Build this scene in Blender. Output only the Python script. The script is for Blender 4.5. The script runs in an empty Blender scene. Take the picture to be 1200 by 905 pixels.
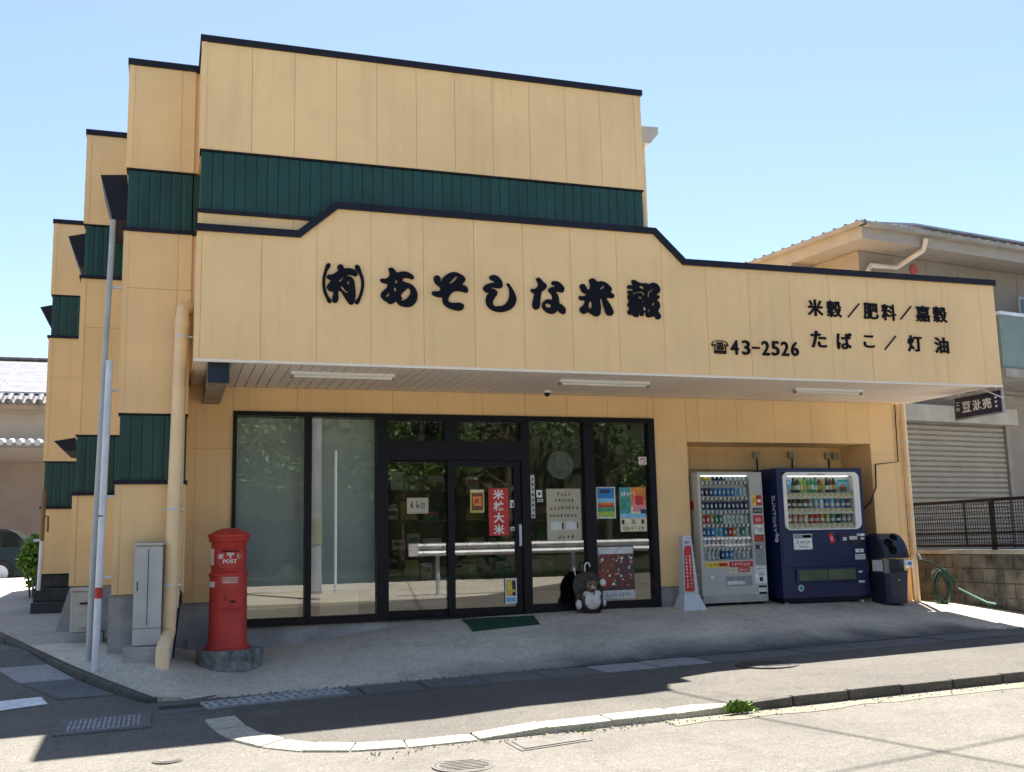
import bpy, bmesh, math, random
import numpy as np
from mathutils import Vector, Matrix
random.seed(7)
rnd = random.random
S = bpy.context.scene
C = S.collection

# ------------------------------------------------------------------ camera
F = 1215.777                                   # focal length in photo pixels (photo is 1200 px wide)
YAW, PITCH, ROLL = map(math.radians, (18.55291, 8.64997, 1.30193))
_fwd = np.array([math.sin(YAW)*math.cos(PITCH), math.cos(YAW)*math.cos(PITCH), math.sin(PITCH)])
_rt = np.array([math.cos(YAW), -math.sin(YAW), 0.])
_dn = -np.cross(_rt, _fwd)
_r2 = math.cos(ROLL)*_rt + math.sin(ROLL)*_dn
_d2 = -math.sin(ROLL)*_rt + math.cos(ROLL)*_dn
cam = bpy.data.objects.new('camera', bpy.data.cameras.new('camera'))
C.objects.link(cam)
cam.data.sensor_width = 36; cam.data.lens = F/1200*36
cam.data.clip_start = .05; cam.data.clip_end = 3000
cam.matrix_world = Matrix(((_r2[0], -_d2[0], -_fwd[0], 0), (_r2[1], -_d2[1], -_fwd[1], 0), (_r2[2], -_d2[2], -_fwd[2], 0), (0, 0, 0, 1)))
S.camera = cam

def ray(x, y):
    return (x-600)/F*_r2 + (y-452.5)/F*_d2 + _fwd
def onY(x, y, Y): d = ray(x, y); return d*(Y/d[1])      # the point of the wall plane Y=const seen at a photo pixel
def onX(x, y, X): d = ray(x, y); return d*(X/d[0])
def onZ(x, y, Z): d = ray(x, y); return d*(Z/d[2])

# ------------------------------------------------------------------ light
SUN = Vector((.160, .335, 1)).normalized()
w = bpy.data.worlds.new('World'); S.world = w; w.use_nodes = True
nt = w.node_tree; bg = nt.nodes['Background']
sky = nt.nodes.new('ShaderNodeTexSky'); sky.sky_type = 'NISHITA'; sky.sun_disc = False
sky.sun_elevation = math.asin(SUN.z); sky.sun_rotation = math.atan2(SUN.x, SUN.y)
sky.air_density = 1.0; sky.dust_density = .7; sky.ozone_density = 1.0
nt.links.new(sky.outputs[0], bg.inputs[0]); bg.inputs[1].default_value = .057
sl = bpy.data.lights.new('sun', 'SUN'); sl.energy = 5.0; sl.angle = math.radians(.5); sl.color = (1, .95, .87)
so = bpy.data.objects.new('sun', sl); C.objects.link(so); so.rotation_euler = SUN.to_track_quat('Z', 'Y').to_euler(); so.location = (10, 20, 40)
S.view_settings.view_transform = 'Standard'; S.view_settings.look = 'None'; S.view_settings.gamma = 1
S.view_settings.exposure = 2.0
S.render.film_transparent = False
try:
    S.cycles.max_bounces = 10; S.cycles.diffuse_bounces = 5; S.cycles.transparent_max_bounces = 12
    S.cycles.caustics_reflective = False; S.cycles.caustics_refractive = False
    S.cycles.use_denoising = True
except Exception: pass

# ------------------------------------------------------------------ materials
def mat(name, col, rough=.6, metal=0., var=.12, scale=3., spec=.4, speck=0., speck_scale=120., bump=0., bump_scale=60., col2=None, streak=0., coat=0., vary=0.):
    m = bpy.data.materials.new(name); m.use_nodes = True
    n = m.node_tree.nodes; l = m.node_tree.links; p = n['Principled BSDF']
    p.inputs['Roughness'].default_value = rough; p.inputs['Metallic'].default_value = metal
    p.inputs['Specular IOR Level'].default_value = spec; p.inputs['Coat Weight'].default_value = coat
    tc = n.new('ShaderNodeTexCoord'); out = None
    geo = n.new('ShaderNodeNewGeometry'); P = geo.outputs['Position']
    def noise(sc, det=4, vec=P):
        t = n.new('ShaderNodeTexNoise'); t.inputs['Scale'].default_value = sc; t.inputs['Detail'].default_value = det
        l.new(vec, t.inputs['Vector']); return t.outputs['Fac']
    def mix(fac, a, b, typ='MIX'):
        x = n.new('ShaderNodeMix'); x.data_type = 'RGBA'; x.blend_type = typ
        for s, v in ((x.inputs[0], fac), (x.inputs[6], a), (x.inputs[7], b)):
            if isinstance(v, (int, float)): s.default_value = v
            elif isinstance(v, tuple): s.default_value = v if len(v) == 4 else (*v, 1)
            else: l.new(v, s)
        return x.outputs[2]
    def ramp(f, a, b):
        r = n.new('ShaderNodeMapRange'); r.inputs[1].default_value = a; r.inputs[2].default_value = b; l.new(f, r.inputs[0]); return r.outputs[0]
    c2 = col2 or tuple(max(0, c*(1-var*2)) for c in col)
    c = mix(ramp(noise(scale), .35, .7), tuple(min(1, x*(1+var*.5)) for x in col), c2)
    if speck: c = mix(ramp(noise(speck_scale, 2), .3, .7), mix(1.0, c, (1-speck,)*3, 'MULTIPLY'), mix(1.0, c, (1+speck,)*3, 'MULTIPLY'))
    if streak:
        mp = n.new('ShaderNodeMapping'); mp.inputs['Scale'].default_value = (5, 5, .35); l.new(P, mp.inputs[0])
        s = ramp(noise(1.6, 5, mp.outputs[0]), .52, .8)
        ms = n.new('ShaderNodeMath'); ms.operation = 'MULTIPLY'; ms.inputs[1].default_value = streak; l.new(s, ms.inputs[0])
        c = mix(ms.outputs[0], c, tuple(x*.55 for x in col))
    if vary:
        oi_ = n.new('ShaderNodeObjectInfo'); c = mix(1.0, c, mix(oi_.outputs['Random'], (1-vary,)*3, (1, 1, 1)), 'MULTIPLY')
    l.new(c, p.inputs['Base Color'])
    if bump:
        b = n.new('ShaderNodeBump'); b.inputs['Strength'].default_value = bump; b.inputs['Distance'].default_value = .01
        l.new(noise(bump_scale, 3), b.inputs['Height']); l.new(b.outputs[0], p.inputs['Normal'])
    m['_'] = 1
    return m
M = {}
def fm(name, col, rough=.5, **k):
    if name not in M: M[name] = mat(name, col, rough, **k)
    return M[name]
SIDING = fm('siding', (.88, .61, .315), .62, var=.04, scale=1.3, streak=.22, bump=.04, bump_scale=40, speck=.012, speck_scale=22, vary=.05)
GREEN = fm('green_metal', (.012, .062, .054), .45, var=.12, scale=2.5, streak=.25, vary=.18)
DARK = fm('dark_trim', (.014, .015, .026), .5, var=.1, spec=.2)
FRAME = fm('black_aluminium', (.008, .009, .015), .4, var=.1, spec=.18)
SOFFIT = fm('soffit_board', (.85, .75, .645), .6, var=.05, scale=1)
CONC = fm('plinth_concrete', (.40, .39, .39), .85, var=.18, scale=2.5, speck=.12, speck_scale=60, streak=.35, bump=.25)
WHITEP = fm('white_paint', (.78, .78, .77), .5, var=.03)
METAL = fm('galvanised', (.60, .63, .69), .42, metal=.15, var=.08)
INK = fm('sign_ink', (.008, .009, .016), .7, var=.05, spec=.1)

def ground_mat(name, cols, rough=.9, zones=None, cracks=0.):
    """aggregate surface: patches, fine grit, stains; zones = (y0, y1, col) blends to another surface along +Y"""
    m = bpy.data.materials.new(name); m.use_nodes = True
    n = m.node_tree.nodes; l = m.node_tree.links; p = n['Principled BSDF']
    p.inputs['Roughness'].default_value = rough; p.inputs['Specular IOR Level'].default_value = .25
    geo = n.new('ShaderNodeNewGeometry'); P = geo.outputs['Position']
    def noise(sc, det=4, rg=.55):
        t = n.new('ShaderNodeTexNoise'); t.inputs['Scale'].default_value = sc; t.inputs['Detail'].default_value = det; t.inputs['Roughness'].default_value = rg
        l.new(P, t.inputs['Vector']); return t.outputs['Fac']
    def rng(f, a, b, c=0., d=1.):
        r = n.new('ShaderNodeMapRange')
        for i, v in enumerate((a, b, c, d)): r.inputs[i+1].default_value = v
        l.new(f, r.inputs[0]); return r.outputs[0]
    def mix(fac, a, b, typ='MIX'):
        x = n.new('ShaderNodeMix'); x.data_type = 'RGBA'; x.blend_type = typ
        for s, v in ((x.inputs[0], fac), (x.inputs[6], a), (x.inputs[7], b)):
            if isinstance(v, (int, float)): s.default_value = v
            elif isinstance(v, tuple): s.default_value = (*v, 1)
            else: l.new(v, s)
        return x.outputs[2]
    c = mix(rng(noise(.7, 6), .35, .68), cols[0], cols[1])
    c = mix(rng(noise(3.2, 5, .65), .52, .78, 0, .55), c, tuple(x*.72 for x in cols[1]))
    if zones:
        sep = n.new('ShaderNodeSeparateXYZ'); l.new(P, sep.inputs[0])
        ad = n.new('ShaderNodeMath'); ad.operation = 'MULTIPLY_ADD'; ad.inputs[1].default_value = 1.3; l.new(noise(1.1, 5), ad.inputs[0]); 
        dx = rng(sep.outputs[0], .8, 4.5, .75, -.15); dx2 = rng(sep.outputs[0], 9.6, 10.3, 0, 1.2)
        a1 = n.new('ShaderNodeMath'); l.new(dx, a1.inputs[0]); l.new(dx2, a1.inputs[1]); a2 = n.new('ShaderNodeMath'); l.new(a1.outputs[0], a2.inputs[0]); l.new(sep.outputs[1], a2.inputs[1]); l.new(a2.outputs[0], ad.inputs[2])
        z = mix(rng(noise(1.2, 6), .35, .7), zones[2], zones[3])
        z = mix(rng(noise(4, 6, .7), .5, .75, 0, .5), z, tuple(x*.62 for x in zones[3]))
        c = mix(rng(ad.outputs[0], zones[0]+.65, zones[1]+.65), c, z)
    g = noise(95, 2); g2 = noise(38, 3, .7); g3 = noise(13, 4, .7)
    c = mix(1.0, c, mix(rng(g, .3, .7), (.62, .62, .62), (1.38, 1.37, 1.34)), 'MULTIPLY')
    c = mix(1.0, c, mix(rng(g2, .3, .7), (.80, .80, .79), (1.20, 1.20, 1.19)), 'MULTIPLY')
    c = mix(1.0, c, mix(rng(g3, .3, .7), (.90, .90, .89), (1.10, 1.10, 1.09)), 'MULTIPLY')
    c = mix(rng(noise(.35, 5, .6), .55, .75, 0, .35), c, tuple(x*.6 for x in cols[1]))
    v = n.new('ShaderNodeTexVoronoi'); v.inputs['Scale'].default_value = 150; l.new(P, v.inputs['Vector'])
    c = mix(rng(v.outputs['Distance'], .0, .22, .35, 0), c, (.5, .48, .44))
    if cracks:
        v2 = n.new('ShaderNodeTexVoronoi'); v2.feature = 'DISTANCE_TO_EDGE'; v2.inputs['Scale'].default_value = .55
        wv = n.new('ShaderNodeVectorMath'); wv.operation = 'ADD'
        t = n.new('ShaderNodeTexNoise'); t.inputs['Scale'].default_value = 2.2; t.inputs['Detail'].default_value = 6; l.new(P, t.inputs['Vector'])
        l.new(P, wv.inputs[0]); l.new(t.outputs['Color'], wv.inputs[1]); l.new(wv.outputs[0], v2.inputs['Vector'])
        f = rng(v2.outputs['Distance'], .004, .012, cracks, 0)
        c = mix(f, c, (.03, .03, .03))
    l.new(c, p.inputs['Base Color'])
    b = n.new('ShaderNodeBump'); b.inputs['Strength'].default_value = .6; b.inputs['Distance'].default_value = .01
    l.new(g, b.inputs['Height']); l.new(b.outputs[0], p.inputs['Normal'])
    return m
ASPH = ground_mat('road_asphalt', ((.143, .132, .117), (.112, .104, .093)), cracks=.12)
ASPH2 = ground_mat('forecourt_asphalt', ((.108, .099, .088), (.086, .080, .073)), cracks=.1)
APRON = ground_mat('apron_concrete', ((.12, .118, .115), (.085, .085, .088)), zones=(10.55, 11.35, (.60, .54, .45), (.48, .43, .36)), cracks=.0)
SIDEW = ground_mat('sidewalk_concrete', ((.42, .40, .37), (.31, .30, .28)))
MOSSK = ground_mat('mossy_kerb', ((.13, .12, .105), (.07, .065, .06)))
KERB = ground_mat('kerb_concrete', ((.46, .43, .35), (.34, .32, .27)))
KERB_SHADE = ground_mat('kerb_shaded', ((.12, .11, .095), (.07, .066, .06)))  # kerb concrete darkened: the shade of its front face put into the colour
PALES = ground_mat('pale_strip', ((.205, .185, .145), (.16, .145, .115)))
LIDM = ground_mat('gutter_lid', ((.15, .148, .147), (.11, .11, .112)))
LIDP = ground_mat('gutter_lid_pale', ((.34, .335, .33), (.26, .26, .26)))
EARTH = ground_mat('bank_earth', ((.022, .028, .013), (.014, .02, .009)))

def glass(name, tint, refl=1.0, ior=1.6):
    m = bpy.data.materials.new(name); m.use_nodes = True
    n = m.node_tree.nodes; l = m.node_tree.links; n.clear()
    o = n.new('ShaderNodeOutputMaterial'); t = n.new('ShaderNodeBsdfTransparent'); g = n.new('ShaderNodeBsdfGlossy'); x = n.new('ShaderNodeMixShader')
    f = n.new('ShaderNodeFresnel'); f.inputs[0].default_value = ior
    mm = n.new('ShaderNodeMath'); mm.operation = 'MULTIPLY'; mm.use_clamp = True; mm.inputs[1].default_value = refl
    t.inputs[0].default_value = (*tint, 1); g.inputs['Roughness'].default_value = .0; g.inputs[0].default_value = (1, 1, 1, 1)
    ge = n.new('ShaderNodeNewGeometry'); iv = n.new('ShaderNodeMath'); iv.operation = 'SUBTRACT'; iv.inputs[0].default_value = 1; l.new(ge.outputs['Backfacing'], iv.inputs[1])
    m2 = n.new('ShaderNodeMath'); m2.operation = 'MULTIPLY'; l.new(f.outputs[0], m2.inputs[0]); l.new(iv.outputs[0], m2.inputs[1]); l.new(m2.outputs[0], mm.inputs[0]); l.new(mm.outputs[0], x.inputs[0]); l.new(t.outputs[0], x.inputs[1]); l.new(g.outputs[0], x.inputs[2]); l.new(x.outputs[0], o.inputs[0])
    return m
GLASS = glass('window_glass', (.84, .87, .86), 2.1)
VGLASS = glass('display_glass', (.9, .92, .92), .8)
CLEAR = glass('plastic_film', (.82, .84, .86), 1.6)

def leaf_mat(name, a, b):
    m = fm(name, a, .55, col2=b, scale=7.)
    p = m.node_tree.nodes['Principled BSDF']; p.inputs['Subsurface Weight'].default_value = 0
    return m
LEAF = leaf_mat('leaf', (.085, .15, .03), (.04, .08, .015)); LEAF2 = leaf_mat('leaf_bright', (.13, .24, .03), (.07, .15, .02))
BARK = fm('bark', (.10, .075, .05), .9, var=.3, scale=12, bump=.5)

# ------------------------------------------------------------------ mesh helpers
class MB:
    def __init__(s): s.v = []; s.f = []; s.m = []
    def add(s, vs, fs, mi=0):
        o = len(s.v); s.v += [tuple(map(float, v)) for v in vs]; s.f += [[i+o for i in f] for f in fs]; s.m += [mi]*len(fs); return s
    def box(s, x0, x1, y0, y1, z0, z1, mi=0):
        return s.add([(x0, y0, z0), (x1, y0, z0), (x1, y1, z0), (x0, y1, z0), (x0, y0, z1), (x1, y0, z1), (x1, y1, z1), (x0, y1, z1)],
                     [(0, 3, 2, 1), (4, 5, 6, 7), (0, 1, 5, 4), (1, 2, 6, 5), (2, 3, 7, 6), (3, 0, 4, 7)], mi)
    def hexa(s, pts, mi=0):   # bottom 4 ccw from above, then top 4
        return s.add(pts, [(0, 3, 2, 1), (4, 5, 6, 7), (0, 1, 5, 4), (1, 2, 6, 5), (2, 3, 7, 6), (3, 0, 4, 7)], mi)
    def prism(s, poly, axis, a, b, mi=0):
        n = len(poly)
        def P(p, t):
            return {'x': (t, p[0], p[1]), 'y': (p[0], t, p[1]), 'z': (p[0], p[1], t)}[axis]
        vs = [P(p, a) for p in poly]+[P(p, b) for p in poly]
        return s.add(vs, [list(range(n))[::-1], list(range(n, 2*n))]+[(i, (i+1) % n, n+(i+1) % n, n+i) for i in range(n)], mi)
    def lathe(s, prof, c, n=24, mi=0, a0=0, axis='z', caps=True):
        vs = []; fs = []
        for r, h in prof:
            for k in range(n):
                t = a0+2*math.pi*k/n; a, b = r*math.cos(t), r*math.sin(t)
                vs.append({'z': (c[0]+a, c[1]+b, c[2]+h), 'y': (c[0]+a, c[1]+h, c[2]+b), 'x': (c[0]+h, c[1]+a, c[2]+b)}[axis])
        for i in range(len(prof)-1):
            for k in range(n): fs.append((i*n+k, i*n+(k+1) % n, (i+1)*n+(k+1) % n, (i+1)*n+k))
        if caps: fs += [list(range(n))[::-1], list(range((len(prof)-1)*n, len(prof)*n))]
        return s.add(vs, fs, mi)
    def tube(s, path, r, n=8, mi=0):
        P = [Vector(p) for p in path]; vs = []; fs = []; R = r if isinstance(r, (list, tuple)) else [r]*len(P)
        up = None
        for i, p in enumerate(P):
            d = (P[min(i+1, len(P)-1)]-P[max(i-1, 0)]).normalized()
            if up is None: up = Vector((0, 0, 1)) if abs(d.z) < .9 else Vector((1, 0, 0))
            a = d.cross(up).normalized(); b = a.cross(d).normalized(); up = b
            for k in range(n):
                t = 2*math.pi*k/n; vs.append(p+R[i]*(math.cos(t)*a+math.sin(t)*b))
        for i in range(len(P)-1):
            for k in range(n): fs.append((i*n+k, i*n+(k+1) % n, (i+1)*n+(k+1) % n, (i+1)*n+k))
        fs += [list(range(n))[::-1], list(range((len(P)-1)*n, len(P)*n))]
        return s.add(vs, fs, mi)
    def sphere(s, c, r, n=14, mi=0):
        r = r if isinstance(r, tuple) else (r, r, r); prof = [(math.sin(math.pi*i/(n//2)), -math.cos(math.pi*i/(n//2))) for i in range(n//2+1)]
        vs = []; fs = []; m = len(prof)
        for a, h in prof:
            for k in range(n):
                t = 2*math.pi*k/n; vs.append((c[0]+r[0]*max(a, 1e-3)*math.cos(t), c[1]+r[1]*max(a, 1e-3)*math.sin(t), c[2]+r[2]*h))
        for i in range(m-1):
            for k in range(n): fs.append((i*n+k, i*n+(k+1) % n, (i+1)*n+(k+1) % n, (i+1)*n+k))
        return s.add(vs, fs, mi)
    def quad(s, a, b, c, d, mi=0): return s.add([a, b, c, d], [(0, 1, 2, 3)], mi)
    def build(s, name, mats, parent=None, smooth=False, bevel=0., o=None, norm=True):
        org = np.array(o if o is not None else origin(parent))
        me = bpy.data.meshes.new(name)
        me.from_pydata([tuple(np.array(v)-org) for v in s.v], [], s.f)
        mats = mats if isinstance(mats, (list, tuple)) else [mats]
        for x in mats: me.materials.append(x)
        me.polygons.foreach_set('material_index', s.m)
        if norm:
            bm = bmesh.new(); bm.from_mesh(me); bmesh.ops.recalc_face_normals(bm, faces=bm.faces); bm.to_mesh(me); bm.free()
        me.update()
        if smooth: me.polygons.foreach_set('use_smooth', [True]*len(me.polygons)); me.set_sharp_from_angle(angle=math.radians(40))
        ob = bpy.data.objects.new(name, me); C.objects.link(ob)
        if parent is not None: ob.parent = parent
        else: ob.location = org
        if bevel:
            b = ob.modifiers.new('bevel', 'BEVEL'); b.width = bevel; b.segments = 2; b.limit_method = 'ANGLE'
        return ob
def origin(p):
    o = np.zeros(3)
    while p is not None: o = o+np.array(p.location); p = p.parent
    return o
def thing(name, label, cat, loc=(0, 0, 0), group=None):
    o = bpy.data.objects.new(name, None); o.location = loc; C.objects.link(o); o.empty_display_size = .2
    tag(o, label, cat, group); return o
def tag(o, label=None, cat=None, group=None, kind=None):
    if label: o['label'] = label
    if cat: o['category'] = cat
    if group: o['group'] = group
    if kind: o['kind'] = kind
    return o
def inst(src, name, dx, parent=None):       # a copy sharing mesh data, moved by dx
    c = src.copy(); C.objects.link(c); c.name = name; c.parent = parent if parent is not None else src.parent
    c.location = Vector(src.location)+Vector(dx); return c
_tc = {}
def text_mesh(s, bold=.02, depth=.03, squeeze=1., heavy=0.):
    key = (s, bold, depth, squeeze, heavy)
    if key in _tc: return _tc[key]
    cu = bpy.data.curves.new('lettering', 'FONT'); cu.body = s; cu.size = 1; cu.offset = bold; cu.extrude = depth; cu.resolution_u = 3
    ob = bpy.data.objects.new('lettering', cu); C.objects.link(ob); bpy.context.view_layer.update()
    me = bpy.data.meshes.new_from_object(ob.evaluated_get(bpy.context.evaluated_depsgraph_get()))
    bpy.data.objects.remove(ob)
    if heavy:
        bm = bmesh.new()
        for i, (hx, hy) in enumerate(((-heavy, 0), (heavy, 0), (0, -heavy*.7), (0, heavy*.7))):
            m2 = me.copy(); m2.transform(Matrix.Translation((hx, hy, i*.0012))); bm.from_mesh(m2)
        bm.to_mesh(me); bm.free()
    co = np.array([v.co[:] for v in me.vertices]); lo, hi = co.min(0), co.max(0); c = (lo+hi)/2; c[2] = lo[2]
    for v in me.vertices: v.co = Vector((np.array(v.co)-c)*np.array((squeeze, 1, 1)))
    _tc[key] = (me, hi-lo); return _tc[key]
def lettering(name, s, pos, height, m, parent, width=None, bold=.02, depth=.03, rot=(math.pi/2, 0, 0), heavy=0.):
    """flat letters, centre of the back at pos, facing -Y unless turned"""
    me, dim = text_mesh(s, bold, depth, heavy=heavy)
    me = me.copy(); me.materials.clear(); me.materials.append(m)
    ob = bpy.data.objects.new(name, me); C.objects.link(ob); ob.parent = parent
    k = height/dim[1]; kx = width/dim[0] if width else k
    ob.scale = (kx, k, min(k, kx)); ob.rotation_euler = rot
    ob.location = Vector(pos)-Vector(origin(parent)); return ob

# ------------------------------------------------------------------ ground
def sm(a, b, x): t = min(1, max(0, (x-a)/(b-a))); return t*t*(3-2*t)
def zr(X, Y):
    t = 1-sm(-.35, 1.1, X)
    return -1.544+.022*max(-12, min(X, 30))+(1-sm(.9, 2.4, X))*.125*sm(8, 10.2, Y)+t*(.17*min(2.4, max(0, Y-10.6))+.02*min(16, max(0, Y-13)))
GP = [(-.02, 10.7, -1.40), (1, 10.7, -1.39), (2, 10.7, -1.37), (5, 10.7, -1.31), (8, 10.7, -1.245), (11, 10.7, -1.18), (16, 10.7, -1.07),
      (.1, 12, -1.175), (-.36, 11.68, -1.075), (.03, 11.5, -1.15), (.98, 13, -1.18), (2.09, 13, -1.06), (3.49, 13, -.925), (4.5, 13, -.90), (7, 13, -.90), (9.5, 13, -.90), (10.7, 13, -.98), (12, 13.3, -1.04), (15, 13.3, -1.0),
      (.7, 12.1, -1.285), (-.5, 12, -1.02), (-1.2, 14.3, -.95), (-.53, 11.2, -1.22), (-1.11, 12.3, -1.07), (-1.86, 14.2, -.93), (-.9, 13.2, -1.0), (-1.9, 18.4, -.91), (-3.6, 19.4, -.86), (-6, 25, -.72), (-2.5, 25, -.7), (-1, 25, -.7),
      (3.5, 12.3, -.98), (5, 12.2, -.96), (7, 12.2, -.96), (10, 12.2, -1.02), (3.6, 11.5, -1.16), (7, 11.5, -1.09), (2, 12, -1.17), (.4, 11.4, -1.33)]
_g = np.array(GP)
def _k(r): return np.where(r > 1e-9, r*r*np.log(r+1e-12), 0.)
_D = np.hypot(_g[:, None, 0]-_g[None, :, 0], _g[:, None, 1]-_g[None, :, 1])
_P = np.c_[np.ones(len(_g)), _g[:, :2]]
_A = np.block([[_k(_D)+np.eye(len(_g))*.04, _P], [_P.T, np.zeros((3, 3))]])
_w = np.linalg.solve(_A, np.r_[_g[:, 2], 0, 0, 0])
def ga(X, Y):
    r = np.hypot(_g[:, 0]-X, _g[:, 1]-Y); return float(_k(r)@_w[:-3]+_w[-3]+_w[-2]*X+_w[-1]*Y)
def onG(x, y):
    z = -1.45
    for _ in range(40): P = onZ(x, y, z); z = .5*z+.5*zr(P[0], P[1])
    return P
def sheet(name, rows, m):       # rows of 3D points, all the same length
    b = MB(); n = len(rows[0]); b.v = [tuple(p) for r in rows for p in r]
    for i in range(len(rows)-1):
        for k in range(n-1): b.f.append([i*n+k, i*n+k+1, (i+1)*n+k+1, (i+1)*n+k]); b.m.append(0)
    o = b.build(name, m, o=(0, 0, 0), smooth=True, norm=False); tag(o, kind='structure'); return o
fr = lambda a, b, n: [a+(b-a)*i/(n-1) for i in range(n)]
# road sheet, reaching the horizon
xs = [-900, -300, -100, -50, -30]+fr(-20, -4, 17)+fr(-3.5, 3, 27)+fr(3.5, 30, 28)+[50, 100, 300, 900]
ys = [-900, -300, -100, -40, -20]+fr(-10, 7, 18)+fr(7.5, 13, 23)+fr(13.5, 30, 20)+[40, 70, 150, 400, 1200]
sheet('road', [[(x, y, zr(x, y)-(0.35 if (y > 12.3 and x > .6) else 0)) for x in xs] for y in ys], ASPH)
# kerb line (outer edge) from the arc to the right
KP = [(.37, 9.55), (.44, 9.15), (.56, 8.8), (.75, 8.5), (1.02, 8.24), (1.36, 8.06), (1.78, 7.97)]+[(1.78+.56*i, 7.95) for i in range(1, 26)]
def kh(X): return .02+.04*sm(2.2, 3.0, X)+.035*sm(4, 5.2, X)
def koff(i, d):
    a, b = Vector(KP[max(0, i-1)]), Vector(KP[min(len(KP)-1, i+1)]); t = (b-a).normalized(); n_ = Vector((-t.y, t.x)); return Vector(KP[i])+n_*d
kerb = None
for i in range(len(KP)-1):
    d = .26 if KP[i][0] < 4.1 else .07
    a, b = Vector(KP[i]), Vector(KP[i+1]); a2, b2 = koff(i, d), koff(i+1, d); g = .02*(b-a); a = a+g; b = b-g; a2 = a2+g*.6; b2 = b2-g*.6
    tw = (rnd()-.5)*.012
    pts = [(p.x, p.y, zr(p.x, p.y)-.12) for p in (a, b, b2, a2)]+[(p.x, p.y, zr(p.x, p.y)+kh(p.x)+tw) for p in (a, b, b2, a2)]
    mb = MB().hexa(pts); km = KERB if KP[i][0] < 4.1 else KERB_SHADE
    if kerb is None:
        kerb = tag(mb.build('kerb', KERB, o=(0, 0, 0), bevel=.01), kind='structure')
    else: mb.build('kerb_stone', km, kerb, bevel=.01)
def ky(X):     # inner kerb edge as Y(X)
    pts = [koff(i, .255 if KP[i][0] < 4.1 else .068) for i in range(len(KP))]
    for a, b in zip(pts, pts[1:]):
        if a.x <= X <= b.x: return a.y+(b.y-a.y)*(X-a.x)/(b.x-a.x)
    return pts[-1].y if X > pts[-1].x else pts[0].y
GY0, GY1 = 10.05, 10.70
zg = lambda X: -1.415+.022*X
cols = fr(.635, 1.6, 12)+fr(1.8, 15.6, 36)
rows = []
for u in fr(0, 1, 9):
    r = []
    for X in cols:
        y0 = ky(X); y = y0+(GY0-y0)*u; z0 = zr(X, y0)+kh(X)-.006; r.append((X, y, z0+(zg(X)-z0)*u))
    rows.append(r)
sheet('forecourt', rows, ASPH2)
xs2 = fr(3.9, 15.6, 40); R0 = random.Random(8)
sheet('road_edge_strip', [[(x, 7.947, zr(x, 7.9)+.006) for x in xs2], [(x, 7.80, zr(x, 7.9)+.005) for x in xs2], [(x, 7.66+.10*R0.random()-.12*sm(8, 14, x), zr(x, 7.6)+.004) for x in xs2]], PALES)
# gutter with concrete lids
sheet('gutter', [[(x, y, zg(x)-.05) for x in fr(-.05, 15.6, 30)] for y in (GY0-.02, GY1+.02)], CONC)
gut = bpy.data.objects['gutter']
x = 1.85; k = 0
while x < 15.4:
    L = .62; y0 = GY0+.03; y1 = GY1-.05; dz = (rnd()-.5)*.012
    p = [(x+.012, y0), (x+L-.012, y0), (x+L-.012, y1), (x+.012, y1)]
    pale = 4.2 < x < 5.4
    MB().hexa([(a, b, zg(a)-.06) for a, b in p]+[(a, b, zg(a)+.004+dz) for a, b in p]).build('gutter_lid', LIDP if pale else LIDM, gut, bevel=.006)
    x += L; k += 1
# left end of the gutter: a concrete slab and the slotted cover set into it
p = [(-.02, 9.98), (1.84, 10.0), (1.84, 10.69), (.0, 10.69)]
MB().hexa([(a, b, zg(a)-.12) for a, b in p]+[(a, b, zg(a)-.004) for a, b in p]).build('gutter_slab', LIDM, gut)
cov = thing('drain_cover', 'long pale concrete drain cover with two rows of slots beside the kerb end', 'drain cover', (.4, 10.1, -1.42))
A, B = Vector((.42, 10.02)), Vector((1.72, 10.22)); t = (B-A).normalized(); nn = Vector((-t.y, t.x)); N = 15; L = (B-A).length/N
GREYC = fm('pale_cast_concrete', (.36, .36, .355), .8, var=.12, scale=8, speck=.1)
mb = MB()
def slab(mb, a, b, c, d, lo, hi):
    p = [(A+t*a+nn*c), (A+t*b+nn*c), (A+t*b+nn*d), (A+t*a+nn*d)]
    mb.hexa([(q.x, q.y, zg(q.x)+lo) for q in p]+[(q.x, q.y, zg(q.x)+hi) for q in p])
slab(mb, 0, L*N, 0, .04, -.04, .016); slab(mb, 0, L*N, .36, .40, -.04, .0162); slab(mb, 0, L*N, .17, .23, -.04, .0158)
mb.build('edge_rail', GREYC, cov)
for i in range(N+1):
    m1 = MB(); slab(m1, max(0, i*L-.022), min(N*L, i*L+.022), .04, .17, -.04, .013); slab(m1, max(0, i*L-.022), min(N*L, i*L+.022), .23, .36, -.04, .013)
    m1.build('cross_bar', GREYC, cov)
mb = MB(); slab(mb, 0, L*N, 0, .40, -.045, -.006); mb.build('dark_channel', DARK, cov)

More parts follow.
